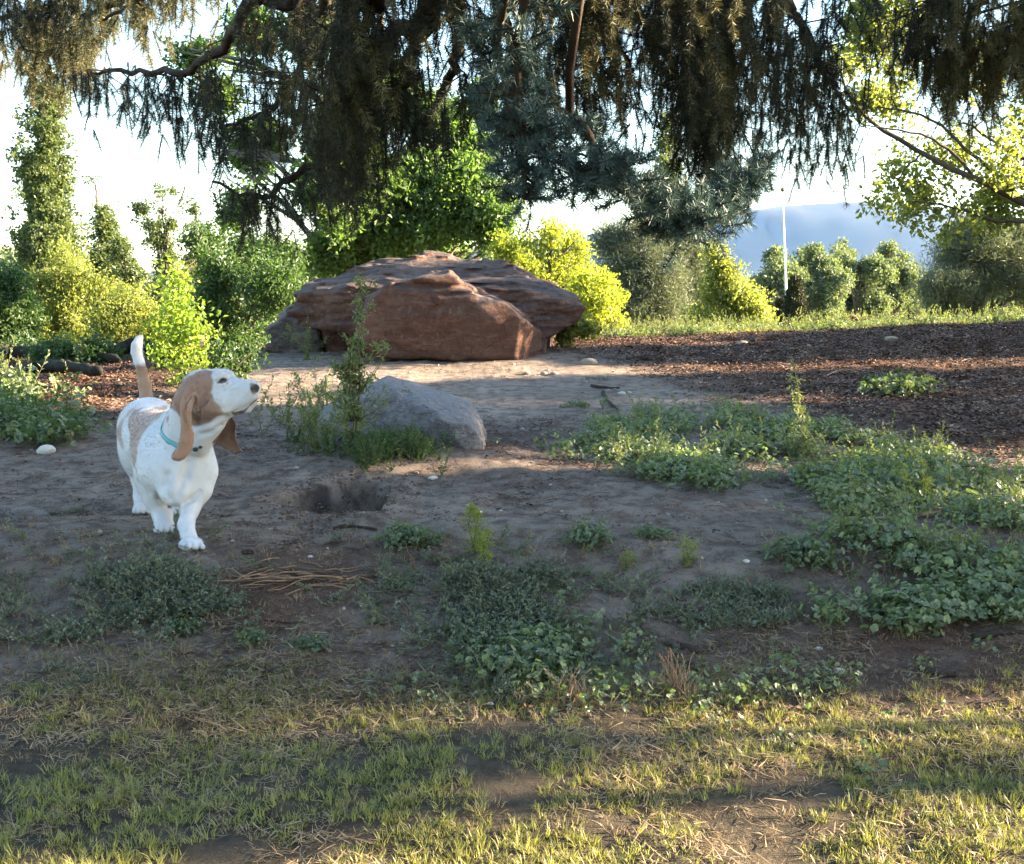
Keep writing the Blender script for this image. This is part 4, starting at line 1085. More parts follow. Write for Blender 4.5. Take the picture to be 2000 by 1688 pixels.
plant('conifer_tree', 'grey green conifer with dry lower twigs right of the yellow shrubs', 'tree', 1255, 30,
      [(1200, 470, 40), (1250, 460, 42), (1220, 520, 56), (1280, 510, 50), (1240, 580, 60), (1300, 570, 50), (1225, 630, 45), (1285, 630, 45)], C_grey, 130, None, .16, gap=-.12, gscale=.8, seed=17, limbs=14, scl=(1., 1.7), tint=(.2, .8))
plant('conifer_tree', 'second grey conifer behind the drooping blue bough', 'tree', 1335, 33,
      [(1330, 470, 40), (1345, 520, 50), (1330, 580, 50), (1370, 560, 40), (1350, 630, 46)], C_grey, 130, None, .16, gap=-.12, gscale=.8, seed=18, limbs=10, scl=(1., 1.7), tint=(.2, .8))
plant('broadleaf_tree', 'pale lime leafed tree left of the blue mountain', 'tree', 1420, 27,
      [(1395, 490, 22), (1405, 520, 30), (1425, 545, 34), (1400, 575, 40), (1450, 580, 36), (1475, 605, 28), (1440, 620, 38), (1380, 630, 40), (1490, 630, 22)], C_olive, 100, None, .12, gap=-.15, gscale=1.1, seed=19, scl=(1.1, 1.8), limbs=8, tint=(.3, .9))
plant('poplar_tree', 'lone far poplar seen through a gap in the spruce', 'tree', 1300, 56,
      [(1305, 240, 20), (1305, 280, 26), (1302, 325, 28), (1305, 370, 32), (1298, 415, 34), (1300, 460, 34)], C_pop, 140, None, .2, gap=-.2, seed=20, scl=(1, 1.5))
for i, (bx, lm, lab) in enumerate([
    (1510, [(1512, 500, 22), (1520, 528, 32), (1470, 600, 28), (1545, 545, 30), (1500, 560, 34), (1530, 575, 32), (1505, 605, 34), (1475, 580, 18)], 'round tree directly behind the white flagpole'),
    (1600, [(1590, 492, 20), (1575, 525, 34), (1560, 560, 34), (1635, 555, 30), (1610, 530, 28), (1590, 565, 38), (1600, 605, 38), (1620, 590, 26)], 'second round tree from the flagpole, blue mountain above it'),
    (1672, [(1655, 492, 22), (1640, 520, 32), (1700, 550, 36), (1688, 500, 16), (1690, 520, 22), (1665, 560, 38), (1680, 600, 38), (1645, 610, 28)], 'third round tree from the flagpole with a two humped top'),
    (1750, [(1738, 492, 22), (1722, 520, 32), (1770, 545, 30), (1700, 590, 34), (1762, 525, 24), (1745, 560, 36), (1775, 575, 24), (1755, 605, 40), (1790, 610, 22), (1715, 605, 28)], 'fourth round tree from the flagpole, nearest the grey pine')]):
    plant('round_tree', lab, 'tree', bx, 50 + i * 1.5, lm, C_far, 300, None, .12, gap=-.3, gscale=.9, seed=30 + i, scl=(.45, .9), jY=1.2, group='row of round trees below the mountain', tint=(.1, .7))
plant('pine_tree', 'broad hazy grey green pine at the right edge beyond the crest', 'tree', 1910, 24,
      [(1895, 415, 26), (1880, 455, 36), (1930, 460, 42), (1985, 450, 40), (1865, 510, 42), (1930, 520, 50), (1985, 520, 50), (1830, 560, 36), (1880, 570, 48), (1950, 580, 56), (1850, 610, 40), (1910, 625, 45), (1985, 620, 50), (2040, 560, 60), (1815, 610, 26)],
      C_grey, 135, None, .2, gap=-.05, gscale=1, seed=40, limbs=18, scl=(.8, 1.3), tint=(.3, 1.0))
plant('maple_tree', 'airy broadleaf tree at the right with a long bare limb and yellowing leaves', 'tree', 2380, 9.2,
      [(1700, 60, 45), (1760, 120, 52), (1655, 120, 34), (1695, 195, 42), (1780, 210, 52), (1850, 290, 62), (1930, 300, 70), (1985, 200, 60), (1745, 335, 26), (1790, 375, 40), (1870, 380, 55), (1950, 395, 60), (1725, 395, 20), (1775, 425, 22), (1985, 330, 60), (1625, 60, 26), (1800, 20, 60), (1848, 470, 15), (1845, 440, 16), (1700, 20, 40), (1820, 150, 50), (1900, 440, 26), (2080, 300, 90), (2100, 150, 90), (2200, 300, 100), (1735, 425, 14), (1760, 300, 20), (1900, 150, 60)],
      C_oak, 68, [(2330, 300, 9.2), (2260, -100, 9.2)], .16, 'bark_grey', gap=.12, gscale=3.0, jY=.5, seed=41, limbs=0, scl=(.7, 1.15), tint=(.0, .7))
mt = [o for o in sc.objects if o.name.startswith('maple_tree')][0]
V, Fc = [], []
for pl, r0 in (([(2330, 560, 9.2), (2100, 450, 9.1), (1900, 345, 9.0), (1810, 303, 9.0), (1735, 262, 9.0), (1690, 225, 8.95), (1655, 180, 8.9), (1625, 110, 8.9)], .028),
               ([(2000, 395, 9.1), (1890, 290, 9.1), (1800, 225, 9.05), (1700, 212, 9.0)], .018), ([(1900, 345, 9.0), (1840, 280, 8.95), (1760, 255, 8.9), (1680, 248, 8.9)], .014),
               ([(2300, 420, 9.2), (2100, 220, 9.3), (1900, 110, 9.3), (1750, 60, 9.2), (1650, 40, 9.2)], .02), ([(2050, 430, 9.1), (1950, 430, 9.0), (1840, 400, 9.0), (1770, 395, 8.9)], .016),
               ([(2300, 420, 9.2), (2150, 380, 9.0), (2000, 310, 8.9), (1880, 240, 8.8)], .03), ([(1880, 400, 9.0), (1850, 440, 9.0), (1846, 480, 9.0)], .008), ([(1800, 300, 9), (1760, 340, 9), (1730, 390, 9)], .009)):
    tube(smooth_path([at(*p) for p in pl], 16, .008), np.linspace(r0, r0 * .25, 16), 6, V, Fc, .1)
obj('limb', V, Fc, M['bark'], mt, True)
print('plants', time.time() - T0)
# cypresses and the flagpole
for px, top, bot, w, Y, lab in ((1526, 588, 645, 13, 35, 'dark stub of a cypress left of the flagpole foot'), (1553, 542, 645, 17, 34, 'small pointed cypress just right of the white flagpole')):
    h_ = bot - top
    plant('cypress_tree', lab, 'tree', px, Y, [(px, top + h_ * f, max(3.5, w * g)) for f, g in ((.06, .25), (.16, .45), (.3, .65), (.45, .85), (.6, 1), (.75, 1.02), (.9, 1.0))], C_cyp, 9000, None, .08, gap=-1, jY=0, seed=int(px), limbs=0, scl=(.8, 1.3), group='pair of small cypresses')
def flagpole():
    b = at(1540, 640, 38); top = at(1528.5, 374, 38); b[2] = ground_z(b[0], b[1])
    t = thing('flagpole', b, 'slim white flagpole leaning slightly left with a small ball on top', 'flagpole')
    m, tt, bb, o = newmat('white_pole_paint'); n = noise(tt, 3, 4, .5, objco(tt)); tt.links.new(ramp(tt, n, [(.3, (.62, .62, .60)), (.7, (.8, .8, .78))]), bb.inputs['Base Color']); bb.inputs['Roughness'].default_value = .4
    pts = np.linspace(0, 1, 10)[:, None] * (top - b) + b
    V, Fc = tube(pts, np.linspace(.05, .022, 10), 12); obj('pole', V, Fc, m, t, True)
    q = b + (top - b) * .62; V, Fc = tube([q - [0, 0, .06], q + [0, 0, .06]], [.055, .055], 12); obj('collar_ring', V, Fc, m, t, True)
    m2, t2, b2, o2 = newmat('dark_ball'); b2.inputs['Base Color'].default_value = (.12, .10, .07, 1); b2.inputs['Metallic'].default_value = .6; b2.inputs['Roughness'].default_value = .35
    pm = pebble_mesh('ball', m2, 1, 1.0); V = np.array([v.co for v in pm.vertices]); V /= np.linalg.norm(V, axis=1, keepdims=True)
    Fc = [tuple(p.vertices) for p in pm.polygons]; obj('ball', V * .075 + top + [0, 0, .05], Fc, m2, t, True)
    V, Fc = tube([b + [0, 0, -.05], b + [0, 0, .12]], [.18, .15], 12); obj('base', V, Fc, m2, t, True)
flagpole()
# far woods: one mass nobody could count
def far_woods():
    n = 2600; x = rng.uniform(-55, 75, n); y = rng.uniform(72, 96, n)
    hgt = 4.2 + 2.2 * n2(x, x * 0, .12, 2, 71); z = ground_z(x, y, False) + rng.random(n) ** .7 * hgt
    scatter('far_woods', np.stack([x, y, z], -1), yaw(n, .5), rng.uniform(1.8, 3.4, n), rng.uniform(0, .7, n), C_far, None, 'far dense belt of trees across the park')
far_woods()

# ================================================================== THE OVERHANGING SPRUCE
S_dark = [needle_sprig('spruce_twig', .085, .019, 95, M['needle_shaded'], M['bark_dark'], s, 1.15, .0009) for s in range(3)]
S_olive = [needle_sprig('spruce_twig', .085, .021, 95, M['needle_sunlit'], M['bark_dark'], s + 5, 1.1, .0010) for s in range(3)]
S_blue = [needle_sprig('spruce_twig', .06, .027, 80, M['needle_blue'], M['bark_dark'], s + 9, 1.0, .0012) for s in range(3)]
def spruce():
    tb = np.array([.5, -2.3, float(ground_z(.5, -2.3))])
    t = thing('spruce_tree', tb, 'old drooping blue spruce whose dark boughs hang across the top of the view', 'tree')
    V, Fc = tube(smooth_path([tb - [0, 0, .2], tb + [.05, 0, 2.5], tb + [0, .05, 6], tb + [0, 0, 12]], 20, .01), np.linspace(.34, .06, 20), 14, rough=.08)
    obj('trunk', V, Fc, M['bark'], t, True)
    L = [
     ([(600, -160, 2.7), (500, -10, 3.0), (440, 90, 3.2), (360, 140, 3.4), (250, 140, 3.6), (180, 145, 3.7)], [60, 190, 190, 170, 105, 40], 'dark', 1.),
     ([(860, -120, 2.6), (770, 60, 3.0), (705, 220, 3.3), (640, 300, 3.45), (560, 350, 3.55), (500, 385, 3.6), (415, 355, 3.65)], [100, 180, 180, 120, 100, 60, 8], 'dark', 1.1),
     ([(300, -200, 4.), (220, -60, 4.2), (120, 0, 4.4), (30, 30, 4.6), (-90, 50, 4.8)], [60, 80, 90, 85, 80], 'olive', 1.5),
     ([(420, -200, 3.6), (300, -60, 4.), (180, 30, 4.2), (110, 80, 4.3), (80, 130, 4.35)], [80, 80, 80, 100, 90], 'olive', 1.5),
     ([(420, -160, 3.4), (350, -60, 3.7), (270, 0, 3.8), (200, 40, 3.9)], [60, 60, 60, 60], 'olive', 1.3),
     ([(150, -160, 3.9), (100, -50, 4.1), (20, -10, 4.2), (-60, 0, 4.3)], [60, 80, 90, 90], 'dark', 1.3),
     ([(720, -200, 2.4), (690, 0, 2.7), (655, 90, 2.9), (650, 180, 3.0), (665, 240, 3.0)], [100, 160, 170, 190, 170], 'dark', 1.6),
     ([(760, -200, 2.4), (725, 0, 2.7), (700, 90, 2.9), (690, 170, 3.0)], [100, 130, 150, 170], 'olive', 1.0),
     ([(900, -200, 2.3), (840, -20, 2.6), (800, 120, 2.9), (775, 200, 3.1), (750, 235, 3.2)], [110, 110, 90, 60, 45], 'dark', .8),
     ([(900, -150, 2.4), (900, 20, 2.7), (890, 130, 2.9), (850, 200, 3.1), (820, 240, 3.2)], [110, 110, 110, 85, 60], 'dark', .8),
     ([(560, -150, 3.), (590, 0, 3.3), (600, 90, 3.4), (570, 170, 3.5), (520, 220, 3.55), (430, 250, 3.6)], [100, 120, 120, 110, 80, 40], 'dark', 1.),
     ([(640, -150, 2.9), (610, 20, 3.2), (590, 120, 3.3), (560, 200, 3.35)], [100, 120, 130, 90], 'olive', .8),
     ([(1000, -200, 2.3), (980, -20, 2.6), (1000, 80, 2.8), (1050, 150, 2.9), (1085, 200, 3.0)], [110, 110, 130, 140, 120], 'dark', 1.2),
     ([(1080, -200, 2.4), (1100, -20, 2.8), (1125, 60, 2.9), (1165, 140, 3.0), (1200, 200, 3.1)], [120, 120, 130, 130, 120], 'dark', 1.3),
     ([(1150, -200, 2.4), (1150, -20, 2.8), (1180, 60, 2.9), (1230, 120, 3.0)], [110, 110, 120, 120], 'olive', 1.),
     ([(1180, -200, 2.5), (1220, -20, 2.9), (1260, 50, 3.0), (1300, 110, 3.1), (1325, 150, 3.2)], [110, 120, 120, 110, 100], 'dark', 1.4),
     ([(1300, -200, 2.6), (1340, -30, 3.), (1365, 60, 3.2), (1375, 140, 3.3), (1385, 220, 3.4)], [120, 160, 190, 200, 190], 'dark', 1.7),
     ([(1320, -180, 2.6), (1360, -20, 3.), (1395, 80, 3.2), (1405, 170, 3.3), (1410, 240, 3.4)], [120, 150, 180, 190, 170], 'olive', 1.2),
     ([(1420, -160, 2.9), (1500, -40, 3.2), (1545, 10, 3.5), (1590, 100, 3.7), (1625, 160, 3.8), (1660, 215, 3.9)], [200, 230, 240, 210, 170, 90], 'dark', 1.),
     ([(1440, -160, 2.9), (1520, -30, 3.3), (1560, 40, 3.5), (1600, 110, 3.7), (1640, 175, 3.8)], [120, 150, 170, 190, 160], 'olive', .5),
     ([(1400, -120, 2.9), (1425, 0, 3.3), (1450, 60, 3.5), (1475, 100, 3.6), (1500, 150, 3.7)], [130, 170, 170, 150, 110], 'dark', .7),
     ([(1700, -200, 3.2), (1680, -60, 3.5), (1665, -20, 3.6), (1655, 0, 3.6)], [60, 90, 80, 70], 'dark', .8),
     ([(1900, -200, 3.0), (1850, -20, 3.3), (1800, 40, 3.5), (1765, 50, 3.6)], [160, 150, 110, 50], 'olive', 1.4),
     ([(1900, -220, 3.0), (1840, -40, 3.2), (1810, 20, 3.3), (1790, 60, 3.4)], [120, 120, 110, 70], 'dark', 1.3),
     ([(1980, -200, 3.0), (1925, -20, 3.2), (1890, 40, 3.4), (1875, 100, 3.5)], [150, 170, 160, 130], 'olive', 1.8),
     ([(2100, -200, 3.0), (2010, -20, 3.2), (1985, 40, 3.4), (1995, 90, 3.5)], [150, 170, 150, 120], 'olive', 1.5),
     ([(450, -120, 3.2), (700, -40, 3.4), (900, -30, 3.5), (1100, -30, 3.5), (1300, -40, 3.5), (1450, -60, 3.5)], [70, 90, 100, 100, 100, 60], 'dark', 1.2),
     ([(1000, -100, 2.2), (965, 40, 2.4), (985, 160, 2.5), (1040, 250, 2.5), (1110, 310, 2.5), (1180, 330, 2.5), (1240, 320, 2.5)], [20, 35, 50, 70, 70, 44, 14], 'blue', 1.0),
     ([(1040, -100, 2.2), (1010, 80, 2.4), (1010, 230, 2.45), (1020, 320, 2.5), (1035, 390, 2.5)], [40, 50, 65, 65, 40], 'blue', 1.1),
     ([(1120, 60, 2.4), (1140, 240, 2.6), (1200, 360, 2.6), (1270, 405, 2.7), (1340, 415, 2.7), (1400, 395, 2.8), (1440, 365, 2.8), (1500, 332, 2.85)], [10, 36, 55, 42, 40, 28, 14, 6], 'blue', 1.2),
     ([(1250, 380, 2.7), (1300, 400, 2.7), (1335, 420, 2.7), (1360, 440, 2.7), (1410, 430, 2.75)], [45, 55, 75, 50, 30], 'blue', 1.1),
    ]
    for li, (pts, hang, kind, dens) in enumerate(L):
        r = np.random.default_rng(100 + li)
        P0 = at(*pts[0])
        pre = [tb + np.array([0, 0, 3.2 + r.random() * 2]), (tb + [0, 0, 3.8] + P0) / 2 + np.array([0, 0, .35]), P0]
        path = [np.array(p) for p in pre] + [at(*p) for p in pts[1:]]
        if kind == 'blue' and li == len(L) - 1: path = path[2:]
        sp_ = smooth_path(path, 40, .006, li); V, Fc = tube(sp_, np.linspace(.028 if kind != 'blue' else .011, .004, 40), 6, rough=.25)
        limb = obj('limb', V, Fc, M['bark_dark'], t, True)
        m = len(pts); fine = smooth_path([at(*p) for p in pts], 200); hh = np.interp(np.linspace(0, m - 1, 200), range(m), hang); YY = fine[:, 1]
        seg = np.linalg.norm(np.diff(fine, axis=0), axis=1).sum()
        PP, RR, SS = [], [], []; twigs = ([], [])
        if kind != 'blue':
            ns = int(seg * 66 * dens); clump = r.integers(10, 200, max(6, int(seg * 13)))
            for k in range(ns):
                i = int(np.clip(r.choice(clump) + r.normal(0, 2.2), 8, 199)) if r.random() < .8 else int(r.integers(8, 200)); p = fine[i].copy(); Hm = hh[i] * YY[i] / F
                off = r.normal(0, 1, 3) * np.array([.05, .11, .015]); off[2] = -abs(off[2])
                q = p + off; Ls = Hm * (.25 + .75 * r.random() ** .8) * (1 + .25 * float(np.sin(i * .35 + li)))
                lean = r.normal(0, .07, 2); pts_ = [q]
                a = -0.02
                tw = [p]; s = 0.0
                while s < Ls:
                    jt = r.normal(0, .26, 2); c = q + np.array([lean[0] * s, lean[1] * s, -s]) + np.append(r.normal(0, .003, 2), 0)
                    PP.append(c); RR.append([math.pi + jt[0] + lean[1], jt[1], r.uniform(0, 6.28)]); SS.append(r.uniform(.6, 1.05)); s += .058
                    if r.random() < .55:
                        a_ = r.uniform(0, 6.28); PP.append(c); RR.append([math.pi + math.cos(a_) * r.uniform(.5, 1.0), math.sin(a_) * r.uniform(.5, 1.0), 0]); SS.append(r.uniform(.4, .75))
                    tw.append(c)
                if len(tw) > 2 and k % 2 == 0: tube(tw, np.linspace(.0028, .001, len(tw)), 3, *twigs)
        else:
            ns = int(seg * 210 * dens)
            for k in range(ns):
                i = int(r.integers(30, 200)); p = fine[i]; Hm = hh[i] * YY[i] / F
                d = rdir(1, r)[0] * np.array([1, 1, .8]); q = p + d * Hm * r.random() ** .6 + np.array([0, 0, -Hm * .25 * r.random()])
                dd = d + np.array([0, -.35, .1]) + r.normal(0, .3, 3); dd /= np.linalg.norm(dd)
                qt = Vector(dd).to_track_quat('Z', 'Y').to_euler(); PP.append(q); RR.append(list(qt)); SS.append(r.uniform(.6, 1.0))
                if k % 3 == 0: tube([p, (p + q) / 2 + [0, 0, .01], q], [.004, .003, .0015], 4, *twigs)
        src = {'dark': S_dark, 'olive': S_olive, 'blue': S_blue}[kind]  # olive boughs take the sunlit needle colour, dark ones the shaded
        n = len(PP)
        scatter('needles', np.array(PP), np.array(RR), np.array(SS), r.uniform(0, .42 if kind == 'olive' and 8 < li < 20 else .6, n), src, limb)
        if twigs[0]: tag(obj('twigs', twigs[0], twigs[1], M['bark_dark'], limb), kind='stuff')
        NSPR[0] += n
NSPR = [0]
spruce()
print('spruce', NSPR, time.time() - T0)

# added trees, unseen right of the view, shaped to shade the mound in bands
TAZ = math.tan(SUN_AZ)
def shade_tree(x, v, rv, z0, z1, n, thr, label, seed=0, tr=.1):
    """v: where the middle of its shadow crosses x = 0"""
    y = v + x * TAZ; r = np.random.default_rng(seed); g = float(ground_z(x, y)); t = thing('spruce_tree', (x, y, g), label, 'tree', 'added shade spruces along the right side of the mound')
    V, Fc = tube([(x, y, g - .1), (x, y, g + z1)], [tr, tr * .4], 8); obj('trunk', V, Fc, M['bark'], t, True)
    a = r.uniform(0, 6.28, n); q = np.sqrt(r.random(n)); u = r.random(n)
    P = np.stack([x + 1.0 * q * np.cos(a), y + rv * q * np.sin(a), g + z0 + u * (z1 - z0)], -1)
    P = P[fbm(P * np.array([.3, 1, 1]), 2.8, 2, seed) > thr]
    scatter('crown', P, yaw(len(P), .5), r.uniform(.38, .6, len(P)), r.uniform(0, .6, len(P)), C_grey, t)
SHADE = [
 (6.0, 2.20, .07, 1.1, 3.0, 420, -.1, .05, 'added slim shade spruce outside the right edge, nearest the grass'),
 (6.8, 2.45, .12, 2.1, 3.3, 900, -.1, .04, 'added young shade spruce outside the right edge with a high skirt'),
 (7.4, 3.36, .54, 1.85, 3.8, 5200, -.22, .12, 'added shade spruce outside the right edge level with the dog'),
 (8.6, 2.90, .24, .1, 2.9, 1900, -.25, .06, 'added low shade spruce outside the right edge beside the weed mats'),
 (8.2, 4.50, .55, 2.1, 3.9, 4200, -.06, .12, 'added shade spruce outside the right edge level with the dug hole'),
 (8.8, 5.75, .75, .1, 3.9, 9500, -.08, .14, 'added shade spruce outside the right edge level with the grey boulder'),
 (9.5, 7.10, .55, .1, 2.9, 5000, -.2, .10, 'added short shade spruce outside the right edge behind the mallow bank'),
 (10.2, 8.95, .80, .1, 2.9, 8500, -.38, .12, 'added shade spruce outside the right edge level with the huge boulder'),
 (11.0, 10.5, .80, .1, 2.6, 7500, -.35, .10, 'farthest added shade spruce outside the right edge near the crest')]
for i, (x, v, rv, z0, z1, n, thr, tr, lab) in enumerate(SHADE): shade_tree(x, v, rv, z0, z1, n, thr, lab, 60 + i, tr)


# ================================================================== GROUND COVER, WEEDS, STONES, STICKS
G_green = [grass_tuft('grass_tuft', 16, .034, .0012, M['grass'], s, .75, .014) for s in range(4)]
G_fine = [grass_tuft('grass_tuft', 12, .022, .0010, M['grass'], s + 9, .9, .02) for s in range(3)]
G_dry = [grass_tuft('dry_tuft', 12, .035, .0011, M['straw'], s + 19, 1.3, .02) for s in range(3)]
G_thatch = [flat_bits('thatch', 16, .035, .0010, .022, M['straw'], s) for s in range(4)]
def lawn_mask(x, y):
    n = n2(x, y, 2.2, 3, 91) + .55 * n2(x, y, 7, 2, 92) - .22 * sstep(-.2, -1.0, x) * sstep(2.6, 2.3, y) * sstep(2.0, 2.1, y) + .12 * sstep(.2, .8, x)
    edge = sstep(3.0 + .1 * n, 2.5, y)
    n = n + .22 * sstep(2.45, 2.2, y) * sstep(-.6, .1, x)
    return np.clip((.26 + 2.1 * n) * edge + .06 * edge, 0, 1)
P = sample_ground(24000, -1.9, 2.4, 1.75, 3.1, mask=lawn_mask); n = len(P)
scatter('grass', P, yaw(n, .25), rng.uniform(.35, .85, n) * np.clip(1.15 - .25 * (P[:, 1] - 2), .5, 1.2), np.clip(.35 + .45 * n2(P[:, 0], P[:, 1], 1.4, 2, 93) + rng.normal(0, .14, n), 0, 1) + .05, G_green + G_fine, None, 'patchy short yellow green grass across the near ground')
P = sample_ground(8500, -1.9, 2.4, 1.75, 3.0, mask=lambda x, y: np.clip(.34 - .9 * n2(x, y, 2.2, 2, 95), 0, 1) * (1 - .6 * sstep(2.5, 2.3, y)) * sstep(2.95, 2.6, y)); P = np.concatenate([P, sample_ground(2200, -2.2, 2.6, 2.75, 3.7)]); n = len(P)
scatter('dry_grass', P, yaw(n, .3), rng.uniform(.4, .9, n), rng.uniform(0, .8, n), G_dry, None, 'dry straw coloured grass among the green blades')
P = sample_ground(13000, -2.2, 2.8, 1.75, 3.35, mask=lambda x, y: (1 - .55 * sstep(2.5, 2.3, y)) * np.clip(.35 + 1.0 * n2(x, y, 3, 2, 96), 0, 1) * sstep(3.3, 2.8, y)); n = len(P)
scatter('thatch', P + [0, 0, .003], yaw(n, .06), rng.uniform(.6, 1.3, n), rng.uniform(0, .7, n), G_thatch, None, 'dead straw thatch lying flat on the near soil')
# bark and leaf litter
B_chip = [flat_bits('litter_chips', 12, .022, .005, .035, M['litter'], s + 40, .012) for s in range(4)]
B_twig = [flat_bits('litter_twigs', 8, .06, .0014, .03, M['litter'], s + 50, .008) for s in range(3)]
def lm(x, y): return np.clip(sstep(1.0, 2.3, x + .6 + .25 * (y - 8)) * sstep(5.0 - .7 * sstep(1.4, 2.4, x), 6.4 - 1.2 * sstep(1.4, 2.4, x), y) + sstep(-1.1, -2.0, x + .08 * y) * sstep(5.6, 6.3, y), 0, 1)
def redlit(x, y): return np.clip(sstep(.1, .8, x) * sstep(3.45, 3.2, y) * sstep(2.4, 2.7, y) * .7 + lm(x, y) + .06, 0, 1)
P = np.concatenate([sample_ground(44000, -.4, 6.5, 4.4, 12.8, mask=lm), sample_ground(20000, -5.2, -1.0, 5.6, 11, mask=lm)]); n = len(P)
scatter('bark_litter', P, yaw(n, .15), rng.uniform(.5, 1.35, n), rng.uniform(0, 1, n) ** 1.3, B_chip + B_twig[:1], None, 'red brown bark and leaf litter on the slopes')
P = sample_ground(26000, -2.4, 3.2, 2.6, 6.0, mask=lambda x, y: np.clip(.22 + 1.2 * np.maximum(n2(x, y, 1.8, 3, 97), 0) + .5 * redlit(x, y), 0, 1)); n = len(P)
scatter('twig_litter', P + [0, 0, .002], yaw(n, .08), rng.uniform(.3, .95, n), rng.uniform(0, .9, n), B_twig + B_chip[:1], None, 'small twigs and bark bits scattered over the bare dirt')
P = sample_ground(3000, -3, 5, 3.0, 11); n = len(P)
scatter('gravel', P, yaw(n, .4), .0025 + .008 * rng.random(n) ** 4 * (1 + .12 * P[:, 1]), rng.uniform(0, 1, n), [source(pebble_mesh('pebble', M['gravel'], s, .6, 1)) for s in range(3)], None, 'tiny pebbles dotted over the dirt')

# clods thrown out of the dug hole
a_ = rng.uniform(0, 6.28, 700); q_ = 1.05 + np.abs(rng.normal(0, .35, 700)); cx_, cy_ = HX + .17 * q_ * np.cos(a_), HY + .27 * q_ * np.sin(a_)
P = np.stack([cx_, cy_, ground_z(cx_, cy_)], -1)
M['clod'] = tint_mat('damp_clod', [(0, (.06, .045, .036)), (1, (.15, .12, .10))], .95, .1)
scatter('soil_clods', P, yaw(700, .8), .0025 + .010 * rng.random(700) ** 3, rng.random(700), [source(pebble_mesh('clod', M['clod'], s + 5, .75, 1)) for s in range(3)], None, 'crumbs of earth thrown around the rim of the dug hole')
# mats of weeds
W_mat = [sprig('mat_sprig', .075, 13, .010, .0055, M['mat_weed'], M['stem'], s, .2, 4, .5) for s in range(4)]
W_mal = [mallow_plant('mallow', 12, .075, .07, .0115, M['mallow'], M['stem'], s) for s in range(6)]
W_weed = [sprig('weed_sprig', .16, 18, .020, .010, M['weed'], M['stem'], s + 7, .3, 3, 1.1) for s in range(4)]
W_deepw = [sprig('bush_sprig', .16, 22, .022, .011, M['leaf_deep'], M['stem'], s + 17, .3, 4, .9) for s in range(4)]
def patch(name, label, polys, srcs, n0, box, sc0, sc1, tint=(0, .7), dy=0, dz=0.):
    S_ = sample_ground(n0, *box, poly=polys, mask=lambda x, y: .035 + 0 * x, dy=dy); S_ = S_ + np.append(rng.normal(0, .16, (len(S_), 2)), np.zeros((len(S_), 1)), 1); S_[:, 2] = ground_z(S_[:, 0], S_[:, 1])
    P = sample_ground(n0, *box, poly=polys, mask=lambda x, y: np.clip(.32 + 1.9 * n2(x, y, 4.2, 3, 88), 0, 1) * .7, dy=dy); P = np.concatenate([P, S_]); n = len(P)
    if n < 3: print('EMPTY', name, label); return
    return scatter(name, P + [0, 0, dz], yaw(n, .2), rng.uniform(sc0, sc1, n), np.clip(rng.uniform(*tint, n) + .25 * n2(P[:, 0], P[:, 1], 5, 2, 89), 0, 1), srcs, None, label)
M1 = [(-80, 1095), (60, 1100), (170, 1092), (280, 1095), (330, 1112), (400, 1160), (455, 1195), (430, 1215), (300, 1215), (180, 1240), (60, 1255), (-80, 1250)]
M2 = [(745, 1130), (800, 1115), (900, 1125), (1000, 1150), (1070, 1210), (1090, 1245), (1000, 1300), (950, 1310), (860, 1290), (800, 1240), (780, 1190)]
M3 = [(1040, 1120), (1150, 1125), (1300, 1140), (1480, 1150), (1560, 1165), (1610, 1190), (1500, 1220), (1380, 1228), (1260, 1200), (1150, 1170), (1060, 1150)]
patch('knotweed_mat', 'grey green weed mat left of the twig pile below the dog', M1, W_mat, 16000, (-2.2, -.6, 2.7, 3.5), .7, 1.3, (0, .8))
patch('knotweed_mat', 'blue green weed mat in the middle of the near ground', M2, W_mat, 14000, (-.45, .25, 2.7, 3.5), .7, 1.3, (0, .6))
patch('knotweed_mat', 'thin prostrate weed mat trailing right of the middle one', M3, W_mat, 9000, (0, 1.2, 2.8, 3.5), .6, 1.1, (0, .6))
A = [(1165, 850), (1240, 805), (1300, 795), (1420, 805), (1560, 840), (1700, 860), (1850, 905), (2000, 925), (2250, 930), (2250, 1220), (2000, 1200), (1900, 1220), (1850, 1160), (1760, 1100), (1640, 1060), (1500, 995), (1380, 965), (1230, 935), (1165, 905)]
patch('mallow_bank', 'wide bank of round leafed mallow over the right slope', A, W_mal * 3 + W_weed[:2] + W_mat[:2], 17000, (.25, 3.6, 3.2, 6.4), .5, 1.05, (.05, 1))
patch('mallow_patch', 'mallow patch at the edge of the grass below the middle weed mat', [(850, 1240), (980, 1245), (1140, 1255), (1230, 1300), (1240, 1350), (1100, 1350), (960, 1310)], W_mal, 7000, (-.3, .5, 2.5, 3.1), .5, .85, (0, .6))
patch('mallow_patch', 'pale mallow strip along the lower right below the red litter', [[(1600, 1180), (1750, 1190), (1850, 1200), (1820, 1245), (1650, 1245)], [(1820, 1165), (2200, 1130), (2200, 1220), (1850, 1228)]], W_mal, 9000, (.6, 2.2, 2.7, 3.4), .55, .95, (.1, .8))
patch('mallow_patch', 'dark green weed patch right of the dry grass clump', [(1450, 1335), (1600, 1322), (1720, 1370), (1690, 1402), (1480, 1390)], W_mal + W_mat[:1], 5000, (.4, 1.1, 2.4, 2.9), .45, .75, (0, .5))
patch('mallow_patch', 'dark leafy ground cover at the left edge behind the pale stone', [(-200, 815), (60, 800), (130, 830), (170, 860), (150, 885), (-200, 890)], W_mal + W_deepw[:1], 5000, (-4.5, -1.6, 4.6, 6.6), 1., 1.7, (0, .5))
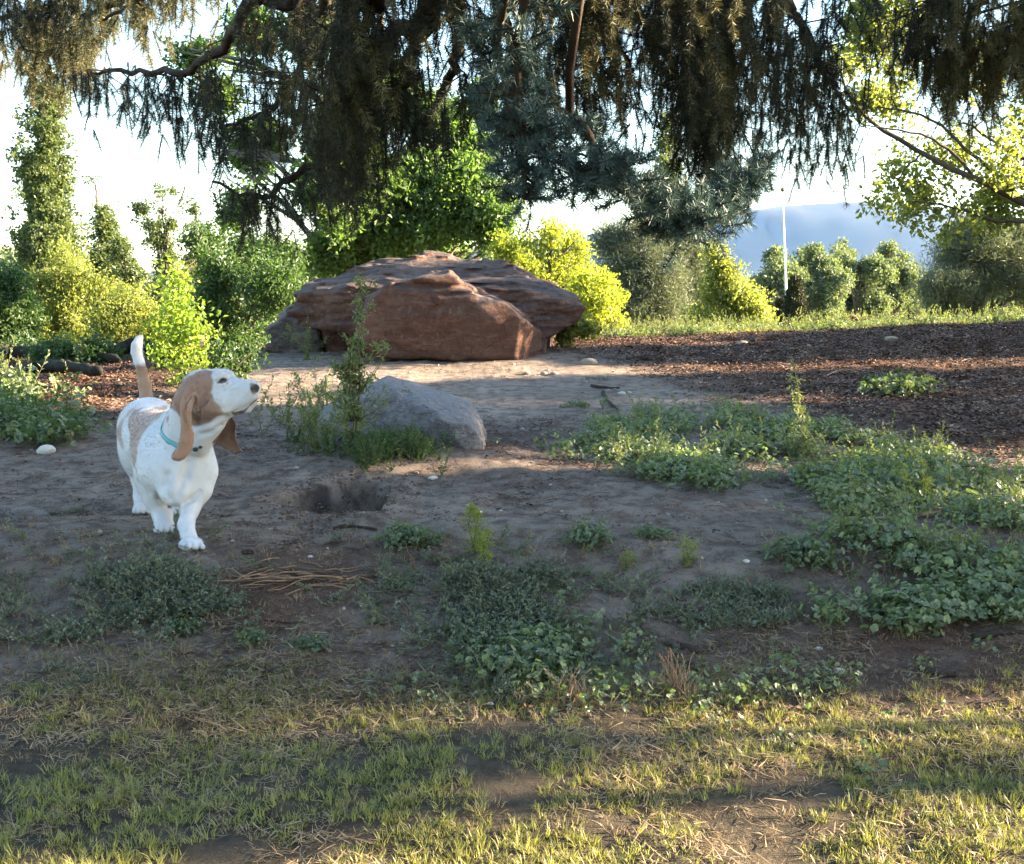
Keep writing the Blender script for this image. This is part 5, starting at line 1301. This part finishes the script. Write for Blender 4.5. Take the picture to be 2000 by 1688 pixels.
patch('mallow_patch', 'sunlit leafy weeds at the left edge above the red litter', [(-200, 735), (40, 742), (70, 790), (40, 812), (-200, 815)], W_mal + W_weed[:1], 5000, (-6, -2.4, 5.6, 8.6), 1.1, 1.9, (.3, 1))
patch('mallow_patch', 'thin mallow straggling from the grey boulder towards the mallow bank', [(950, 865), (1050, 858), (1170, 850), (1180, 905), (1060, 900), (960, 890)], W_mal, 1300, (-.2, .6, 4.7, 5.8), .5, 1.0, (0, .6))
patch('weed_bank', 'leafy weeds at the foot of the tall weed in front of the grey boulder', [(575, 865), (640, 850), (720, 862), (800, 865), (850, 885), (840, 905), (790, 900), (720, 920), (660, 900), (570, 882)], W_deepw + W_weed[:1], 3000, (-1., -.2, 4.3, 5.4), .35, .7, (0, .8))
patch('weed_bank', 'airy grey green weeds left of the grey boulder', [(540, 800), (600, 770), (690, 800), (720, 870), (600, 880), (550, 850)], W_weed, 500, (-1.3, -.5, 4.9, 8), .8, 1.4, (0, .4))
patch('crest_weeds', 'sunlit green weeds along the crest of the mound', [(1180, 640), (1300, 630), (1560, 625), (1800, 615), (2100, 610), (2600, 600), (2600, 700), (2000, 655), (1700, 668), (1300, 676), (1180, 676)], W_mal + W_weed, 9000, (.8, 9, 11.6, 14.2), .6, 1.35, (.3, 1.2), dy=8)
P = sample_ground(9000, 1.2, 9, 12.0, 15); n = len(P)
scatter('crest_grass', P, yaw(n, .25), rng.uniform(.8, 2.2, n), rng.uniform(.3, 1, n), G_green, None, 'bright tall grass along the crest in full sun')
print('cover', time.time() - T0)

def upright(name, label, cat, px, py, hpx, spread_px, src, nleaf, nst=3, lean=0., stem_r=.004, side=5, scl=(.6, 1.1), tint=(0, .7), mat='stem', leaf_from=.1, up=True, group=None):
    """a single standing weed: stems with side branches, leaves along them"""
    g = ground_at(px, py); r = np.random.default_rng(abs(int(px * 7 + py))); k = g[1] / F
    t = thing(name, g, label, cat, group); V, Fc = [], []; P, RR = [], []
    for s in range(nst):
        H = hpx * k * (1 if s == 0 else r.uniform(.45, .9)); dx = (lean if s == 0 else r.normal(0, .5)) * spread_px * k; dyy = r.normal(0, .3) * spread_px * k
        top = g + np.array([dx, dyy, H]); mid = (g + top) / 2 + np.append(r.normal(0, .05 * H, 2), 0)
        sp_ = smooth_path([g - [0, 0, .01], mid, top], 9, .002, s); tube(sp_, np.linspace(stem_r * (1 if s == 0 else .6), stem_r * .25, 9), 5, V, Fc)
        for b in range(side):
            f = r.uniform(leaf_from + .05, .9); i = int(f * 8); p = sp_[i]; a = r.uniform(0, 6.28); Lb = spread_px * k * (1.05 - f) * r.uniform(.5, 1.1)
            e = p + np.array([math.cos(a) * Lb, math.sin(a) * Lb * .7, Lb * r.uniform(.5, 1.1)]); bp = smooth_path([p, (p + e) / 2 + [0, 0, -.1 * Lb], e], 5)
            tube(bp, np.linspace(stem_r * .4, stem_r * .15, 5), 3, V, Fc)
            for q in range(max(1, nleaf // (nst * side * 2))): P.append(bp[int(r.integers(1, 5))] + r.normal(0, .004, 3))
        for q in range(nleaf // (nst * 2)): P.append(sp_[int(np.clip(r.uniform(leaf_from, 1) * 9, 0, 8))] + r.normal(0, .006, 3))
    o = obj('stem', V, Fc, M[mat], t, True); P = np.array(P); n = len(P)
    scatter('leaves', P, np.stack([r.normal(0, .6, n), r.normal(0, .6, n), r.uniform(0, 6.28, n)], -1), r.uniform(*scl, n), r.uniform(*tint, n), src, t)
    return t
L_small = [leaf_cluster('small_leaves', 7, .018, .016, .007, M['weed'], seed=s + 90, droop=-.3) for s in range(3)]
L_seed = [leaf_cluster('seed_heads', 12, .012, .007, .005, M['leaf_olive'], seed=s + 95, droop=-.5) for s in range(3)]
L_mid = [leaf_cluster('mid_leaves', 6, .022, .024, .011, M['weed'], seed=s + 98, droop=.1) for s in range(3)]
upright('tall_weed', 'tallest weed, a thin branching stem standing before the huge boulder', 'weed', 693, 885, 338, 120, L_small, 420, 3, .12, .0075, 12, (.9, 1.6), (.1, .7))
upright('tall_weed', 'wispy weed standing just left of the grey boulder, shorter than its neighbour', 'weed', 640, 850, 150, 90, L_small, 130, 4, -.3, .003, 7)
upright('tall_weed', 'spreading weed leaning right over the lower face of the grey boulder', 'weed', 735, 870, 110, 110, L_mid, 110, 5, .5, .003, 6)
upright('tall_weed', 'bushy weed with many thin stems at the left foot of the tallest weed', 'weed', 610, 885, 110, 80, L_mid, 120, 6, -.2, .003, 6)
upright('tall_weed', 'wispy weed standing left of the huge boulder near the litter', 'weed', 600, 700, 80, 90, L_small, 110, 4, 0, .003, 7, (.8, 1.4))
upright('tall_weed', 'tall seed topped weed rising out of the mallow bank', 'weed', 1562, 905, 195, 60, L_small, 130, 3, -.15, .004, 7, (.7, 1.2), (.2, .8))
upright('tall_weed', 'short seed headed weed at the right of the mallow bank', 'weed', 1790, 985, 100, 40, L_seed, 80, 3, .1, .003, 5, (.8, 1.3), (.3, .9))
upright('flowering_weed', 'upright yellow topped weed in the middle of the near dirt', 'weed', 925, 1085, 98, 40, L_seed, 120, 3, -.1, .0028, 6, (.7, 1.1), (.4, 1))
upright('flowering_weed', 'red stemmed leafy weed leaning beside the yellow topped one', 'weed', 948, 1115, 75, 26, L_seed, 60, 2, .3, .0028, 5, (.7, 1.1), (.3, .9))
upright('dry_weed', 'pale forked dry stalk left of the yellow topped weed', 'weed', 815, 1108, 55, 36, L_seed, 6, 2, -.7, .0018, 2, (.2, .3), (.6, 1), 'stick_pale', .8)
upright('dry_weed', 'single bent dry stalk between the forked one and the yellow topped weed', 'weed', 862, 1108, 48, 16, L_seed, 4, 2, .4, .0014, 2, (.2, .3), (.6, 1), 'stick_pale', .8)
upright('weed', 'small pale feathery weed right of the middle of the dirt', 'weed', 1340, 1105, 60, 34, L_seed, 90, 6, 0, .0018, 4, (.5, .8), (.3, .8))
upright('weed', 'tiny reddish weed left of the feathery one', 'weed', 1222, 1108, 36, 26, L_seed, 50, 4, 0, .0016, 4, (.5, .8), (.2, .8))
for px, py, w, h_, src, lab in ((800, 1062, 42, 38, W_mal, 'round weed clump on bare dirt right of the dark stick'), (1152, 1068, 32, 36, W_mal, 'small weed clump on the dirt left of the feathery weed'),
                                (1270, 1052, 36, 22, W_mal, 'low weed clump on the dirt above the feathery weed'), (1575, 1092, 52, 42, W_mal, 'dense mallow clump standing apart at the left of the mallow bank'),
                                (1752, 768, 66, 40, W_mal, 'dark leafy clump alone on the brown litter slope'), (1165, 742, 26, 10, W_mat, 'small sunlit green tuft below the streak of light right of the boulder'),
                                (1385, 795, 60, 12, W_mat, 'faint weed tuft on the litter above the mallow bank'), (130, 1002, 34, 12, W_mat, 'small flat weed on the dirt left of the dog'),
                                (365, 1245, 30, 18, W_mal, 'small seedling clump on the grey dirt below the weed mat'), (610, 1275, 26, 14, W_mal, 'little seedling in the middle of the lower dirt'), (490, 1262, 26, 14, W_mal, 'faint seedling left of the other in the lower dirt'),
                                (160, 1340, 60, 26, W_mat, 'green grassy weed clump at the lower left'), (1120, 800, 30, 12, W_mal, 'small weed left of the mallow bank top')):
    g = ground_at(px, py); k = g[1] / F; n = int(16 + w * .5); a = rng.uniform(0, 6.28, n); q = np.sqrt(rng.random(n)) * w * k
    P = np.stack([g[0] + q * np.cos(a), g[1] + q * np.sin(a) * .8, np.zeros(n)], -1); P[:, 2] = ground_z(P[:, 0], P[:, 1])
    V, Fc, mi = realize(P, yaw(n, .35), rng.uniform(.7, 1.15, n) * max(.4, h_ * k / .085), src, g)
    o = obj('weed_clump', V + g, Fc, None, None, False, origin=g)
    for q in src[0].data.materials: o.data.materials.append(q)
    o.data.polygons.foreach_set('material_index', mi); tag(o, lab, 'weed')
# clump of dry grass stalks
def dry_clump(px, py, hpx, wpx, n, label, seed):
    r = np.random.default_rng(seed); g = ground_at(px, py); k = g[1] / F; t = thing('dry_grass_clump', g, label, 'grass clump'); 
    for i in range(n):
        a = r.uniform(0, 6.28); H = hpx * k * r.uniform(.35, 1.); s = g + np.array([r.normal(0, .014), r.normal(0, .01), -.004]); e = s + np.array([math.cos(a) * wpx * k * r.uniform(.1, 1), math.sin(a) * wpx * k * .6 * r.random(), H])
        V, Fc = tube(smooth_path([s, (s + e) / 2 + [0, 0, .15 * H], e], 5, .001, i), [.0013, .0012, .001, .0008, .0014], 4)
        obj('stalk', V, Fc, M['stick_pale'], t)
    P = np.tile(g, (46, 1)) + r.normal(0, 1, (46, 3)) * [.035, .025, 0]; P[:, 2] = ground_z(P[:, 0], P[:, 1])
    scatter('tuft', P, yaw(46, .3), r.uniform(.7, 1.6, 46), r.uniform(.2, .9, 46), G_dry, t)
dry_clump(1322, 1352, 92, 48, 26, 'tall clump of dry straw grass at the edge of the lawn', 5)
dry_clump(1100, 1372, 78, 60, 14, 'thin dry stalks standing before the mallow patch', 6)
# stones
for px, py, r_, mt_, lab in ((90, 884, 19, 'stone', 'large pale half buried stone at the left behind the dog'), (268, 1243, 9, 'stone', 'pale pebble at the lower left below the weed mat'), (1275, 1245, 9, 'stone_tan', 'smooth oval tan pebble left of the small burrow'), (1262, 1241, 6, 'stone_tan', 'small pebble touching the oval tan one'),
                         (1640, 1310, 12, 'stone', 'whitish stone on the brown soil at the lower right'), (710, 1187, 8, 'stone', 'pale pebble beside the middle weed mat'), (777, 1172, 6, 'stone', 'bluish pebble at the left tip of the middle weed mat'), (607, 1087, 6, 'stone', 'white chip above the twig pile'),
                         (1458, 1097, 8, 'stone', 'white pebble below the mallow bank, alone on dark dirt'), (1082, 734, 9, 'stone_tan', 'round pebble right of the boulder in the streak of light'), (1062, 733, 7, 'stone_tan', 'smaller pebble left of the round one in the streak of light'), (1030, 732, 8, 'stone_tan', 'flat pebble in the streak below the huge boulder'),
                         (1150, 714, 17, 'stone_tan', 'flat tan stone on the lit dirt right of the boulder'), (1214, 773, 8, 'stone', 'pale pebble on the brown litter above the mallow'), (860, 952, 0, 'stone', ''), (845, 938, 10, 'stone', 'flat whitish stone below the grey boulder'), (1450, 672, 12, 'stone_tan', 'stone lying in the litter near the crest'),
                         (1740, 668, 13, 'stone_tan', 'pale root like stone near the crest at the right'), (1615, 1008, 0, 'stone', ''), (455, 1060, 5, 'stone', 'white chip on the dirt right of the front paw'), (938, 1008, 6, 'stone', 'bluish chip right of the yellow topped weed'), (958, 1380, 7, 'stone', 'pale stone in the near grass'),
                         (1110, 1388, 6, 'stone', 'small stone right of the one in the near grass'), (1600, 1266, 8, 'stone', 'pale pebble above the whitish stone'), (905, 940, 0, 'stone', ''), (330, 1015, 0, 'stone', '')):
    if r_ == 0: continue
    g = ground_at(px, py); pm = pebble_mesh('stone', M[mt_], int(px), .5 if r_ < 15 else .62, 3 if r_ > 10 else 2); k = r_ * g[1] / F
    o = bpy.data.objects.new('stone', pm); col.objects.link(o); o.location = tuple(g + [0, 0, k * .18]); o.scale = (k, k, k); o.rotation_euler = (0, 0, float(rng.uniform(-.5, .5))); tag(o, lab, 'stone', 'loose stones on the mound')
# sticks, roots and logs
def stick(pts, r0, r1, label, mat='stick', name='stick', lift=.0, cat='stick', rough=.3, n=12):
    P = np.array([ground_at(p[0], p[1]) + [0, 0, (p[2] if len(p) > 2 else 0) + r0 * .7 + lift] for p in pts])
    if name in ('log', 'root'):
        n = 46; rs = np.linspace(r0, r1, n) * .8; rs[-4:] *= [.95, .8, .55, .2]; rs[:3] *= [.3, .7, .9]; V, Fc = tube(smooth_path(P, n, r0 * .05, int(pts[0][0])), rs, 16); V = np.array(V); c = np.repeat(smooth_path(P, n), 16, 0)
        V = V + (V - c) * (.30 * fbm(V, 9, 3, 7) + .35 * fbm(V * [1, 3, 3], 18, 2, 8))[:, None]
    else: V, Fc = tube(smooth_path(P, n, r0 * .18, int(pts[0][0])), np.linspace(r0, r1, n), 7, rough=rough)
    o = obj(name, V, Fc, M[mat], None, True, origin=P.mean(0)); tag(o, label, cat); return o
stick([(650, 1033), (690, 1032), (736, 1037)], .007, .004, 'dark stick lying in the dirt right of the dog', 'bark_dark')
stick([(500, 1320), (530, 1322), (556, 1324)], .006, .004, 'short black stick at the edge of the lawn', 'bark_dark')
stick([(500, 1218), (560, 1222), (588, 1222)], .003, .002, 'thin dark twig on the grey dirt below the twig pile', 'bark_dark')
stick([(1010, 1118), (1060, 1132), (1110, 1150)], .006, .003, 'dark root crossing the dirt left of the thin weed mat', 'bark_dark')
stick([(1155, 760), (1180, 764), (1210, 763)], .010, .006, 'dark bark stick on the dirt between the boulders and mallow', 'bark_dark')
stick([(1178, 772), (1188, 788), (1205, 803)], .014, .006, 'crooked root poking out of the litter left of the mallow bank', 'bark_dark')
stick([(1225, 702), (1262, 704), (1300, 706)], .020, .014, 'dark piece of bark on the litter right of the boulder', 'bark_dark')
stick([(1470, 668), (1500, 664), (1525, 660)], .024, .014, 'short log half sunk below the crest weeds', 'bark_dark', 'log')
stick([(1610, 738), (1650, 730, .02), (1690, 732)], .006, .004, 'pale twig left of the dark leafy clump', 'stick_pale')
stick([(1880, 905), (1940, 918), (2000, 932)], .007, .004, 'pale stick on the litter at the right edge', 'stick_pale')
stick([(1900, 1246), (1960, 1250), (2030, 1246)], .010, .006, 'dark root at the lower right edge', 'bark_dark')
stick([(1795, 1310), (1830, 1322), (1868, 1325)], .010, .008, 'dark stick beside the burrow at the lower right', 'bark_dark')
stick([(1310, 1262), (1340, 1270), (1376, 1279)], .009, .007, 'black charred stick beside the dry grass clump', 'bark_dark')
stick([(1303, 1258), (1318, 1262), (1328, 1266)], .012, .009, 'short brown bark piece beside the black charred stick', 'bark')
stick([(230, 1061), (238, 1064), (252, 1067)], .0035, .002, 'small pale twig left of the front paws', 'stick_pale')
stick([(445, 897), (458, 898), (474, 900)], .0045, .002, 'small pale twig below the far ear', 'stick_pale')
stick([(475, 1083), (483, 1080), (495, 1082)], .0085, .007, 'small dark cone on the dirt right of the front paw', 'bark_dark', 'spruce_cone', cat='cone')
stick([(1160, 658), (1200, 655, .0), (1240, 656, .0)], .012, .01, 'weathered stick under the yellow shrub', 'bark', 'stick')
stick([(20, 742), (70, 732, .02), (130, 738, .03), (200, 745, .01)], .06, .04, 'dark fallen log under the shrubs at the left', 'bark_black', 'log', cat='log')
stick([(-20, 708), (60, 708, .04), (140, 710, .03), (235, 716, .0)], .065, .04, 'second fallen log lying above the first at the left', 'bark_black', 'log', cat='log')
stick([(215, 706), (270, 702, .06), (330, 706, .0)], .07, .05, 'short dark log behind the raised tail', 'bark_black', 'log', cat='log')
# fallen branch on the crest
def fallen_branch():
    Yb = 12.6; g = at(1720, 640, Yb); g[2] = ground_z(g[0], Yb); t = thing('fallen_branch', g, 'reddish fallen branch lying among the weeds on the crest', 'branch')
    for i, (pl, r0) in enumerate((([(1640, 628), (1665, 618), (1690, 634), (1740, 630), (1800, 620)], .03), ([(1648, 620), (1670, 627), (1700, 622)], .02), ([(1700, 634), (1720, 620), (1745, 616)], .015), ([(1760, 628), (1775, 612), (1800, 614)], .015), ([(1730, 632), (1700, 640), (1670, 636)], .014))):
        V, Fc = tube(smooth_path([at(a, b, Yb + .1 * i) for a, b in pl], 12, .012, i), np.linspace(r0, r0 * .4, 12), 6, rough=.3); obj('branch', V, Fc, M['stick'], t, True)
fallen_branch()
# pile of twigs in the dirt below the dog
def twig_pile():
    g = ground_at(575, 1140); t = thing('twig_pile', g, 'loose pile of reddish dry twigs on the dirt below the dog', 'twig pile'); r = np.random.default_rng(4)
    protos = []
    for i in range(6):
        L_ = .08; V, Fc = tube(smooth_path([(-L_, 0, 0), (-.3 * L_, r.normal(0, .012), .004), (.4 * L_, r.normal(0, .014), .002), (L_, r.normal(0, .01), 0)], 9, .0012, i), np.linspace(.0028, .0014, 9), 5)
        protos.append(mkmesh('twig', V, Fc, M['stick_pale'] if i < 3 else M['stick'], True))
    for i in range(85):
        px = 575 + np.clip(r.normal(0, 85), -180, 180); py = 1138 + r.normal(0, 13) + (px - 575) * -.03
        p = ground_at(px, py); o = bpy.data.objects.new('twig', protos[int(r.integers(0, 6))]); col.objects.link(o); o.parent = t
        o.location = tuple(p - g + [0, 0, .003 + .012 * r.random() ** 2]); o.rotation_euler = (r.normal(0, .3), r.normal(0, .07), r.normal(.15, .5) + (math.pi if r.random() < .5 else 0)); s = r.uniform(.45, 1.0); o.scale = (s, s, s)
twig_pile()

print('done', time.time() - T0, 'objects', len(sc.objects))
